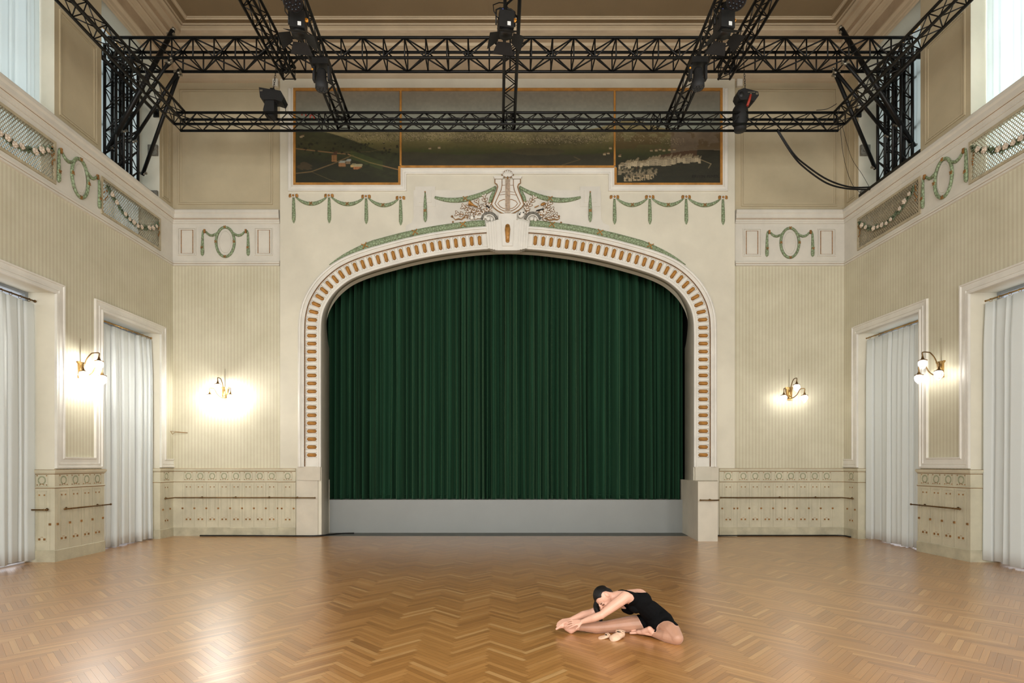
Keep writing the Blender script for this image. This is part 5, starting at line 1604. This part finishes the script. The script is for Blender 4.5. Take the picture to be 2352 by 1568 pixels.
for x, t in ((652, 'left'), (1672, 'right')):
    s_ = -1 if t == 'left' else 1
    cable([bp(x - 6, 128, 10.9), bp(x + 14, 140, 10.75), bp(x + 4, 168, 10.8), bp(x + 20, 150, 10.85), bp(x - 8, 170, 10.85), bp(x + 10, 130, 10.9)], .016, 'coiled black cable knotted at the %s end of a high truss' % t)
cable([(-6.6, 12.50, .02), (-6.0, 12.52, .018), (-5.2, 12.50, .018), (-4.6, 12.48, .018), (-4.0, 12.50, .018), (-3.6, 12.9, .018), (-3.3, 12.96, .02)], .016, 'black cable on the floor along the wainscot left of the stage')
cable([(4.72, 12.52, .018), (5.6, 12.55, .018), (6.8, 12.55, .018), (7.6, 12.55, .018), (7.70, 12.3, .018)], .014, 'black cable on the floor along the wainscot right of the stage')
for (px, lab) in ((179, 'left'), ):
    pass

# ================================================================= SCONCES
def sconce(loc_, rz, lab, gm, protos={}):
    root = thing('wall_sconce', lab, 'wall lamp', loc_, rz, 'brass wall lamps with three globes')
    mb = MB()
    mb.prism([(-.065, -.145), (.065, -.145), (.065, -.10), (.055, -.09), (.06, .10), (.09, .125), (.09, .145), (-.09, .145), (-.09, .125), (-.06, .10), (-.055, -.09), (-.065, -.10)], -.035, 0)
    mb.ball((0, -.04, 0), (.03, .015, .07), 10); mb.ball((0, -.045, -.09), (.03, .02, .025), 10)
    for s in (-1, 1): mb.tube([(s * .035, -.04, -.08), (s * .045, -.04, 0), (s * .03, -.04, .09)], .007, 6)
    mb.build('back_plate', 'brass', root)
    def arm(path, ang):
        R = Matrix.Rotation(ang, 3, 'Z')
        P = catmull3([R @ Vector(p) for p in path])
        mb = MB(); mb.tube(P, .010, 8); a_ = mb.build('arm', 'brassd', root)
        e = R @ Vector(path[-1]); 
        mb = MB(); mb.lathe([(.012, 0), (.014, -.02), (.022, -.045), (.035, -.065), (.072, -.078), (.072, -.084), (.02, -.08)], e, 16); mb.build('lamp_cap', 'brassd', root)
        mb = MB(); mb.lathe([(.04, -.082), (.062, -.105), (.070, -.135), (.064, -.17), (.045, -.205), (.02, -.235), (.004, -.25)], e, 16)
        gg = mb.build('glass_globe', 'gglass', root)
        mb = MB(); mb.lathe([(0, -.085), (.018, -.09), (.030, -.12), (.028, -.15), (.012, -.17), (0, -.175)], e, 12); mb.build('bulb', gm, gg)
    arm([(0, -.04, -.05), (0, -.07, .08), (0, -.12, .20), (0, -.19, .285), (0, -.23, .30), (0, -.33, .30), (0, -.33, .24)], 0)
    for a in (-PI / 4, PI / 4):
        arm([(0, -.04, -.11), (0, -.10, -.09), (0, -.17, -.03), (0, -.21, .05), (0, -.24, .085), (0, -.32, .085), (0, -.32, .02)], a)
    mb = MB(); mb.tube([(0, -.008, .145), (.0, -.008, .55)], .004, 5); mb.build('supply_cord', 'lattice', root)
    return root
def catmull3(P):
    out = []
    for i in range(len(P) - 1):
        p0 = P[max(i - 1, 0)]; p1 = P[i]; p2 = P[i + 1]; p3 = P[min(i + 2, len(P) - 1)]
        for k in range(5):
            t = k / 5; out.append(.5 * (2 * p1 + (p2 - p0) * t + (2 * p0 - 5 * p1 + 4 * p2 - p3) * t * t + (3 * p1 - p0 - 3 * p2 + p3) * t ** 3))
    out.append(P[-1]); return out
sconce((XL, 9.83, 3.24), PI / 2, 'glaring brass wall lamp on the left pier between the curtains', 'globeL')
sconce((bx_(517), YB, bz_(903)), 0, 'glaring brass wall lamp on the back wall left of the stage', 'globeL')
sconce((bx_(1812), YB, bz_(904)), 0, 'softly lit brass wall lamp on the back wall right of the stage', 'globeR')
sconce((XR, 9.87, 3.26), -PI / 2, 'softly lit brass wall lamp on the right pier between the curtains', 'globeR')

# ================================================================= BARRES
def barre(pts, brk, lab, r=.0125, outw=.11):
    P = [Vector(p) for p in pts]; o0 = P[0].copy()
    root = thing('ballet_barre', lab, 'barre', tuple(o0), 0, 'brown wall barres')
    mb = MB(); mb.tube([p - o0 for p in P], r, 8)
    for e in (P[0], P[-1]): mb.ball(e - o0, r * 1.6, 8)
    mb.build('rail', 'brassd', root)
    for (a, n) in brk:
        a = Vector(a); n = Vector(n); mb = MB(); mb.tube([a - o0, a - o0 + n * outw], .010, 6); mb.ball(a - o0, .016, 8)
        mb.tube([a - o0 + n * (outw - .025), a - o0 + n * (outw - .018)], .024, 12)
        mb.build('bracket', 'brassd', root)
zb_ = .862; d_ = .13
yb = YB - d_
barre([(XL + d_, 12.13, zb_), (XL + d_, yb, zb_), (-4.9, yb, zb_), (-4.03, 12.43, zb_)], [((x, yb, zb_), (0, 1, 0)) for x in (-6.6, -5.85, -5.1)] + [((-4.45, 12.44, zb_), (0, 1, 0)), ((XL + d_, 12.3, zb_), (-1, 0, 0))], 'long brown barre along the wainscot left of the stage')
barre([(XR - d_, 12.13, zb_), (XR - d_, yb, zb_), (4.95, yb, zb_)], [((x, yb, zb_), (0, 1, 0)) for x in (7.1, 6.3, 5.3)] + [((XR - d_, 12.3, zb_), (1, 0, 0))], 'long brown barre along the wainscot right of the stage')
barre([(4.555, 11.62, zb_ + .0), (4.18, 11.62, zb_ + .0)], [((4.4, 11.62, zb_), (0, 1, 0))], 'short barre end on the front of the right stage pedestal', outw=.095)
barre([(XL + d_, 9.32, zb_), (XL + d_, 10.42, zb_)], [((XL + d_, 9.46, zb_), (-1, 0, 0)), ((XL + d_, 10.2, zb_), (-1, 0, 0))], 'short brown barre on the left wall pier')
barre([(XR - d_, 9.32, zb_), (XR - d_, 10.42, zb_)], [((XR - d_, 9.46, zb_), (1, 0, 0)), ((XR - d_, 10.2, zb_), (1, 0, 0))], 'short brown barre on the right wall pier')
barre([(XL - .33, 9.14, zb_), (XL - .03, 9.14, zb_)], [((XL - .08, 9.14, zb_), (0, 1, 0))], 'short barre stub on the reveal beside the left edge curtain', outw=.09)
# little wire bracket on the back wall near the left corner
p = bp(392, 990, 12.5)
mb = MB(); mb.tube([(0, 0, 0), (.04, 0, -.07), (.10, 0, -.02), (.32, .1, -.03)], .006, 6); mb.tube([(0, 0, 0), (.32, .1, -.025)], .005, 6)
o = mb.build('wire_hook', 'line'); o.location = (p.x, p.y, p.z); tag(o, 'small bent wire hook sticking out of the wall by the left corner', 'hook')
# ================================================================= THE DANCER
def dz_(zx, zy, Y): return bp(1240 + zx / 6.533, 1320 + zy / 6.533, Y)
prims = []   # (tag, kind, data)
def cone(tagn, a, c, ra, rb): prims.append((tagn, a, c, ra, rb))
def build_prim(mb, a, c, ra, rb, n=14):
    a, c = Vector(a), Vector(c); d = c - a; L = d.length
    if L < 1e-5: mb.ball(a, ra, n); return
    u = d / L; s = u.orthogonal().normalized(); t = u.cross(s)
    k = (ra - rb) / L; k = max(-.95, min(.95, k)); sn = k; cs = math.sqrt(1 - k * k)
    rings = []
    th0 = math.asin(sn)
    m = 6
    for i in range(m + 1):
        ang = -PI / 2 + (PI / 2 + th0) * i / m
        rings.append((a + u * (ra * math.sin(ang)), ra * math.cos(ang)))
    for i in range(m + 1):
        ang = th0 + (PI / 2 - th0) * i / m
        rings.append((c + u * (rb * math.sin(ang)), rb * math.cos(ang)))
    vs = []
    for p, r in rings:
        for q in range(n):
            w = 2 * PI * q / n; vs.append(p + (s * math.cos(w) + t * math.sin(w)) * max(r, 1e-5))
    fs = [(i * n + q, i * n + (q + 1) % n, (i + 1) * n + (q + 1) % n, (i + 1) * n + q) for i in range(len(rings) - 1) for q in range(n)]
    mb.add(vs, fs, 0, True)
W_ = 1 / 6.533 / 242      # metres per zoomed pixel, about
# torso
pel = dz_(1795, 695, 5.33); wai = dz_(1655, 540, 5.33); che = dz_(1490, 385, 5.33); upc = dz_(1370, 350, 5.34)
hipN = dz_(1865, 745, 5.24); hipF = dz_(1660, 715, 5.41)
cone('torso', pel + Vector((0, -.05, 0)), pel + Vector((-.03, .06, 0)), .118, .11)
cone('torso', pel, wai, .118, .098)
cone('torso', pel + Vector((.03, 0, -.035)), hipN, .09, .08)
cone('torso', wai + Vector((0, -.035, 0)), che + Vector((0, -.05, 0)), .085, .088)
cone('torso', wai + Vector((0, .035, 0)), che + Vector((0, .05, 0)), .085, .088)
cone('torso', che + Vector((.01, -.05, .01)), upc + Vector((-.01, -.05, .0)), .092, .068)
cone('torso', che + Vector((.01, .05, .01)), upc + Vector((-.01, .06, .0)), .092, .068)
cone('torso', dz_(1440, 500, 5.27), dz_(1400, 480, 5.27), .045, .042)
cone('torso', dz_(1350, 520, 5.42), dz_(1290, 500, 5.42), .045, .042)
shN = dz_(1290, 325, 5.19); shF = dz_(1225, 370, 5.47)
cone('arm', dz_(1385, 345, 5.25), shN, .066, .056); cone('torso', dz_(1370, 360, 5.42), shF, .062, .05)
# neck, head
nb = dz_(1240, 305, 5.32); nt_ = dz_(1080, 330, 5.31)
cone('neck', nb, nt_, .052, .045)
hc = dz_(960, 335, 5.31)
hu = (dz_(880, 290, 5.31) - dz_(1040, 420, 5.31)).normalized()      # towards the crown
hf = (dz_(950, 490, 5.27) - dz_(990, 330, 5.31)).normalized()       # towards the face
hf = (hf - hu * hf.dot(hu)).normalized(); hs = hu.cross(hf)
Rh = Matrix((hs, hf, hu)).transposed()
heads = [(hc + hu * .012 - hf * .008, (.074, .092, .092)), (hc - hu * .035 + hf * .022, (.058, .062, .078)), (hc - hu * .075 + hf * .045, (.034, .036, .032))]
# near arm
elN = dz_(925, 600, 5.15); wrN = dz_(640, 700, 5.21)
cone('arm', shN, dz_(1110, 460, 5.165), .055, .046); cone('arm', dz_(1110, 460, 5.165), elN, .046, .034)
cone('arm', elN, dz_(810, 645, 5.17), .036, .036); cone('arm', dz_(810, 645, 5.17), wrN, .036, .0225)
# far arm
elF = dz_(760, 570, 5.45); wrF = dz_(470, 668, 5.37)
cone('arm', shF, elF, .046, .034); cone('arm', elF, dz_(650, 595, 5.42), .036, .035); cone('arm', dz_(650, 595, 5.42), wrF, .035, .0225)
# extended leg: hip, knee, calf, ankle
knF = dz_(1010, 778, 5.36); anF = dz_(548, 780, 5.33)
cone('leg', hipF, dz_(1380, 738, 5.385), .085, .078); cone('leg', dz_(1380, 738, 5.385), knF, .078, .055)
cone('leg', knF, dz_(850, 790, 5.35), .054, .054); cone('leg', dz_(850, 790, 5.35), dz_(660, 785, 5.34), .054, .036); cone('leg', dz_(660, 785, 5.34), anF, .036, .031)
he = dz_(468, 838, 5.33)
cone('foot', anF, he, .030, .027); cone('foot', anF, dz_(430, 775, 5.33), .031, .026); cone('foot', he, dz_(400, 800, 5.33), .026, .024)
cone('foot', dz_(430, 775, 5.33), dz_(345, 765, 5.325), .028, .024); cone('foot', dz_(345, 765, 5.31), dz_(295, 780, 5.305), .021, .015); cone('foot', dz_(345, 760, 5.345), dz_(300, 772, 5.35), .021, .014)
for k, (yy, ex, ey, r) in enumerate(((5.298, 248, 812, .0105), (5.318, 262, 800, .0085), (5.333, 268, 794, .008), (5.347, 274, 788, .0078), (5.360, 282, 782, .0075))):
    cone('foot', dz_(305, 780, yy), dz_(ex, ey, yy), r * 1.05, r)
# folded leg
knN = dz_(2055, 945, 5.02)
cone('leg', hipN, dz_(1975, 830, 5.11), .088, .076); cone('leg', dz_(1975, 830, 5.11), knN, .076, .056)
cone('leg', dz_(2040, 960, 5.03), dz_(1900, 925, 5.09), .054, .052); anN = dz_(1705, 878, 5.19)
cone('leg', dz_(1900, 925, 5.09), anN, .05, .031)
cone('foot', anN, dz_(1645, 812, 5.185), .030, .027); cone('foot', anN, dz_(1600, 862, 5.22), .029, .027)
cone('foot', dz_(1645, 812, 5.185), dz_(1560, 850, 5.23), .025, .027); cone('foot', dz_(1590, 858, 5.22), dz_(1480, 856, 5.27), .027, .021)
for k, (ox_, oz_, r) in enumerate(((0, 0, .0115), (12, 6, .009), (22, 10, .0085), (30, 14, .008), (40, 17, .0075))):
    yy = 5.285 + .006 * (k - 1)
    cone('foot', dz_(1462, 866 - 5 * k, yy), dz_(1360 + 11 * k, 872 - 10 * k, yy + .02), r * 1.15, r)
# hands: palm, four fingers with two bends, thumb
def hand(w, k1, lat, up, curl, th, spread=.0):
    """w wrist, k1 palm direction*length point, lat lateral unit, up unit"""
    d = (k1 - w); L = d.length; d.normalize()
    for q in (-1, -.33, .33, 1):
        cone('hand', w + lat * (.012 * q) + d * .005, k1 + lat * (.027 * q), .0135, .0105)
    lens = (.062, .074, .078, .070)
    for q in range(4):
        base = k1 + lat * (.028 * (q / 1.5 - 1)) ; ln = lens[q if lat.dot(lat) > 0 else 3 - q]
        dr = (d + lat * spread * (q / 1.5 - 1)).normalized()
        p1_ = base + dr * ln * .45 - up * curl * .010
        p2_ = p1_ + (dr - up * curl * .7).normalized() * ln * .32
        p3_ = p2_ + (dr - up * curl * 1.3).normalized() * ln * .25
        cone('hand', base, p1_, .0092, .0084); cone('hand', p1_, p2_, .0084, .0078); cone('hand', p2_, p3_, .0076, .0068)
    t0 = w + d * .022 + lat * th * .02; t1 = t0 + (d * .6 + lat * th * .7 - up * .35).normalized() * .038; t2 = t1 + (d * .85 + lat * th * .25 - up * .5).normalized() * .032
    cone('hand', t0, t1, .013, .0098); cone('hand', t1, t2, .0095, .0078)
UPV = Vector((0, 0, 1)); FR = Vector((0, -1, 0))
kN = dz_(528, 718, 5.235)
hand(wrN, kN, (FR * .8 - UPV * .45).normalized(), (UPV * .8 + FR * .4).normalized(), .25, 1, .28)
kF = dz_(345, 700, 5.335)
hand(wrF, kF, (FR * .85 - UPV * .3).normalized(), (UPV * .9 + FR * .3).normalized(), 1.05, 1, .12)

mb = MB()
for (tg, a, c, ra, rb_) in prims: build_prim(mb, a, c, ra, rb_)
for c, r in heads: mb.ball(c, r, 20, 0, Rh)
# face: brow, nose, lips, ear
mb.ball(hc - hu * .018 + hf * .088, (.010, .014, .022), 10, 0, Rh)                    # nose bridge
mb.ball(hc - hu * .036 + hf * .097, (.013, .013, .011), 10, 0, Rh)                    # nose tip
for s in (-1, 1):
    mb.ball(hc - hu * .010 + hf * .070 + hs * (s * .034), (.017, .012, .010), 10, 0, Rh)   # brow and lid
    mb.ball(hc - hu * .040 + hf * .055 + hs * (s * .040), (.020, .018, .020), 10, 0, Rh)   # cheeks
    mb.ball(hc + hu * .012 - hf * .012 + hs * (s * .076), (.008, .017, .028), 10, 0, Rh)   # ears
mb.ball(hc - hu * .062 + hf * .080, (.021, .010, .008), 10, 0, Rh)                    # lips
raw = mb.build('person_raw', 'skin')
md = raw.modifiers.new('r', 'REMESH'); md.mode = 'VOXEL'; md.voxel_size = .0042; md.adaptivity = 0
sm = raw.modifiers.new('s', 'SMOOTH'); sm.iterations = 5; sm.factor = .5
dg = bpy.context.evaluated_depsgraph_get(); dg.update()
me = bpy.data.meshes.new_from_object(raw.evaluated_get(dg)); me.name = 'person'
bpy.data.objects.remove(raw)
V = np.empty(len(me.vertices) * 3); me.vertices.foreach_get('co', V); V = V.reshape(-1, 3)
# keep everything on the floor
low = V[:, 2] < .002; V[low, 2] = .002 + (V[low, 2] - .002) * .05
me.vertices.foreach_set('co', V.ravel()); me.update()
base_p = Vector((pel.x, pel.y, 0))
person = bpy.data.objects.new('person', me); COL.objects.link(person)
me.materials.clear(); me.materials.append(M['skin'])
me.polygons.foreach_set('use_smooth', [True] * len(me.polygons))
tag(person, 'person in a black leotard seated on the parquet, folding forward over one outstretched leg', 'person')
NV = np.empty(len(me.vertices) * 3); me.vertices.foreach_get('normal', NV); NV = NV.reshape(-1, 3)
# nearest primitive tag per vertex
best = np.full(len(V), 9.0); tg_ = np.zeros(len(V), int); names_ = ['torso', 'arm', 'leg', 'foot', 'hand', 'neck', 'head']
for (tg, a, c, ra, rb_) in prims:
    a = np.array(a); c = np.array(c); d = c - a; l2 = max(1e-9, d @ d)
    t = np.clip((V - a) @ d / l2, 0, 1); r = ra + (rb_ - ra) * t
    dist = np.linalg.norm(V - a - t[:, None] * d, axis=1) - r
    m = dist < best; best[m] = dist[m]; tg_[m] = names_.index(tg)
hm = np.linalg.norm(V - np.array(hc), axis=1) < .118
tg_[hm & (tg_ != 1) & (tg_ != 4)] = 6
tg_[(tg_ == 5) & hm] = 6
# picture-side coordinates of the body (side view of the pose), used only to cut the garment pieces
ZX = (CX + V[:, 0] * FPX / V[:, 1] - 1240) * 6.533; ZY = (CY - (V[:, 2] - CAMH) * FPX / V[:, 1] - 1320) * 6.533
def inpoly(x, y, P):
    ins = np.zeros(len(x), bool); j = len(P) - 1
    for i in range(len(P)):
        xi, yi = P[i]; xj, yj = P[j]
        c = ((yi > y) != (yj > y)) & (x < (xj - xi) * (y - yi) / ((yj - yi) + 1e-9) + xi)
        ins ^= c; j = i
    return ins
def shell(name, mask, off, mat, label=None, thick=True):
    F = [tuple(p.vertices) for p in me.polygons if mask[list(p.vertices)].all()]
    used = sorted({i for f in F for i in f}); mp = {u: k for k, u in enumerate(used)}
    vs = [tuple(V[u] + NV[u] * off) for u in used]
    m2 = bpy.data.meshes.new(name); m2.from_pydata(vs, [], [tuple(mp[i] for i in f) for f in F])
    ec = {}
    for f in m2.polygons:
        for k in f.edge_keys: ec[k] = ec.get(k, 0) + 1
    nb_ = {}
    for (i, j), n_ in ec.items():
        if n_ == 1: nb_.setdefault(i, []).append(j); nb_.setdefault(j, []).append(i)
    pos = {i: m2.vertices[i].co.copy() for i in nb_}
    for _ in range(14):
        new = {}
        for i, ns in nb_.items():
            if len(ns) == 2: new[i] = pos[i] * .4 + (pos[ns[0]] + pos[ns[1]]) * .3
            else: new[i] = pos[i]
        pos = new
    for i, p in pos.items(): m2.vertices[i].co = p
    m2.materials.append(M[mat]); m2.polygons.foreach_set('use_smooth', [True] * len(F)); m2.update()
    o = bpy.data.objects.new(name, m2); COL.objects.link(o); o.parent = person
    if thick:
        sd = o.modifiers.new('t', 'SOLIDIFY'); sd.thickness = .003; sd.offset = -1
    if label: o['label'] = label
    return o
LEO = [(1165, 232), (1190, 216), (1260, 224), (1330, 240), (1420, 264), (1520, 268), (1605, 264), (1730, 340), (1880, 440), (2010, 600), (2090, 760), (2040, 770), (1990, 715), (1920, 690), (1850, 700), (1785, 745), (1752, 790), (1750, 860),
       (1560, 860), (1555, 800), (1500, 690), (1440, 590), (1340, 640), (1200, 600), (1120, 490), (1160, 455), (1230, 500), (1300, 510), (1230, 432), (1330, 428), (1395, 385), (1415, 350), (1390, 300), (1330, 262), (1250, 238), (1170, 240)]
near = V[:, 1] < 5.34
mask_leo = inpoly(ZX, ZY, LEO) & ((tg_ == 0) | ((tg_ == 2) & (ZX > 1450)) | ((tg_ == 1) & (ZX > 1165) & (ZY < 262)) | ((tg_ == 1) & (ZX > 1330)) | ((tg_ == 5) & (ZX > 1165)))
mask_leo &= ~((ZY > 596) & (ZX < 1450))
# far side of the torso is closed cloth as well (the neckline is cut low on the back only)
mask_leo |= (tg_ == 0) & (ZX > 1440) & (ZY > 268) & (V[:, 1] > 5.36) & inpoly(ZX, ZY, LEO)
shell('leotard', mask_leo, .0035, 'leotard')
mask_t = (tg_ == 2) & (ZX > 585) & ~mask_leo
mask_t |= (tg_ == 3) & (ZX > 1705)
mask_t |= ((tg_ == 0) | (tg_ == 2)) & (ZX > 1700) & ~mask_leo & (ZY > 620)
shell('tights', mask_t, .0012, 'tights', 'sheer brown footless tights', False)
HP = [(760, 330), (780, 240), (850, 180), (950, 165), (1050, 215), (1110, 262), (1050, 262), (990, 248), (940, 262), (922, 300), (938, 345), (860, 365), (845, 400), (838, 480), (800, 470), (770, 400)]
mask_h = inpoly(ZX, ZY, HP) & (tg_ == 6)
hair = shell('hair', mask_h, .008, 'hair')
hb = MB()
bc = dz_(885, 205, 5.33)
hb.ball(hc + hu * .045 - hf * .050, (.05, .045, .04), 14, 0, Rh)
for c, r in (((868, 225), .022), ((905, 225), .022), ((945, 218), .026), ((985, 228), .024)): hb.ball(dz_(c[0], c[1], 5.33), r, 10)
hb.build('hair_bun', 'hair', person)
pt2 = MB(); P = [dz_(930, 240, 5.40), dz_(890, 330, 5.42), dz_(862, 420, 5.42), dz_(848, 490, 5.42), dz_(880, 580, 5.40), dz_(905, 640, 5.39), dz_(918, 700, 5.38)]
pt2.tube(catmull3(P), [.02 + .012 * math.sin(PI * min(1, k / 22)) * 1.0 if k < 24 else .02 * (1 - (k - 24) / 9) + .006 for k in range(31)], 10)
pt2.build('ponytail', 'hair', person)
fb = MB()
for s in (-1, 1):
    fb.tube([hc - hu * .022 + hf * .079 + hs * (s * (.022 + .008 * k)) - hf * (.004 * k * k * .35) - hu * (.002 * math.sin(k)) for k in range(4)], .0022, 5)
    fb.tube([hc - hu * .001 + hf * .083 + hs * (s * (.018 + .009 * k)) - hf * (.004 * k * k * .4) for k in range(4)], .0026, 5)
fb.build('eyebrows_and_lashes', 'hair', person)

# ballet slippers
def slipper(a, toe, w, h, lab, collapsed):
    a, toe = Vector(a), Vector(toe); d = toe - a; L = d.length; d.normalize(); sd_ = Vector((-d.y, d.x, 0)).normalized()
    root = thing('ballet_slipper', lab, 'ballet slipper', (a.x, a.y, 0), 0, 'pair of ballet slippers')
    o0 = Vector((a.x, a.y, 0)); mb = MB(); n = 16; rings = []
    prof = [(0, .15, .5), (.06, .55, .9), (.2, .80, 1.0), (.4, .78, .85), (.6, .95, .75), (.8, 1.0, .65), (.92, .75, .5), (1.0, .15, .2)]
    vs = []
    for t, ww, hh_ in prof:
        for k in range(n):
            th = 2 * PI * k / n
            x = math.cos(th) * w * ww; z = max(0, .5 + .5 * math.sin(th)) * h * hh_ + .003
            vs.append(d * (L * t) + sd_ * x + Vector((0, 0, z)))
    fs = [(i * n + k, i * n + (k + 1) % n, (i + 1) * n + (k + 1) % n, (i + 1) * n + k) for i in range(len(prof) - 1) for k in range(n)]
    mb.add(vs, fs, 0, True); mb.add(vs[:n], [tuple(range(n))]); mb.add(vs[-n:], [tuple(range(n))])
    mb.build('upper', 'slipper', root)
    mb = MB(); mb.add([d * (L * t) + sd_ * (math.cos(u) * w * .5) + Vector((0, 0, h * (.86 if t < .5 else .8) + .004)) for u, t in [(2 * PI * k / 14, .30 + .17 * math.sin(2 * PI * k / 14)) for k in range(14)]], [tuple(range(14))])
    mb.build('opening', 'dark', root)
    mb = MB()
    for t in (.22, .34):
        mb.tube([d * (L * t) + sd_ * (w * .75 * math.cos(u)) + Vector((0, 0, h * .75 + .018 * math.sin(u))) for u in [PI * k / 8 for k in range(9)]], .005, 6)
    mb.tube([d * (L * (.15 + .02 * k)) + sd_ * (w * .8 * (1 if k % 2 else -1)) + Vector((0, 0, h * .95)) for k in range(7)], .0045, 6)
    mb.build('elastic_straps', 'slipper', root)
slipper(dz_(1250, 885, 5.22), dz_(1080, 960, 5.10), .052, .075, 'upright pale pink ballet slipper with crossed straps nearer the folded foot', False)
slipper(dz_(1065, 915, 5.21), dz_(882, 948, 5.17), .036, .034, 'flat pale pink ballet slipper, sole outwards, nearer the outstretched foot', True)
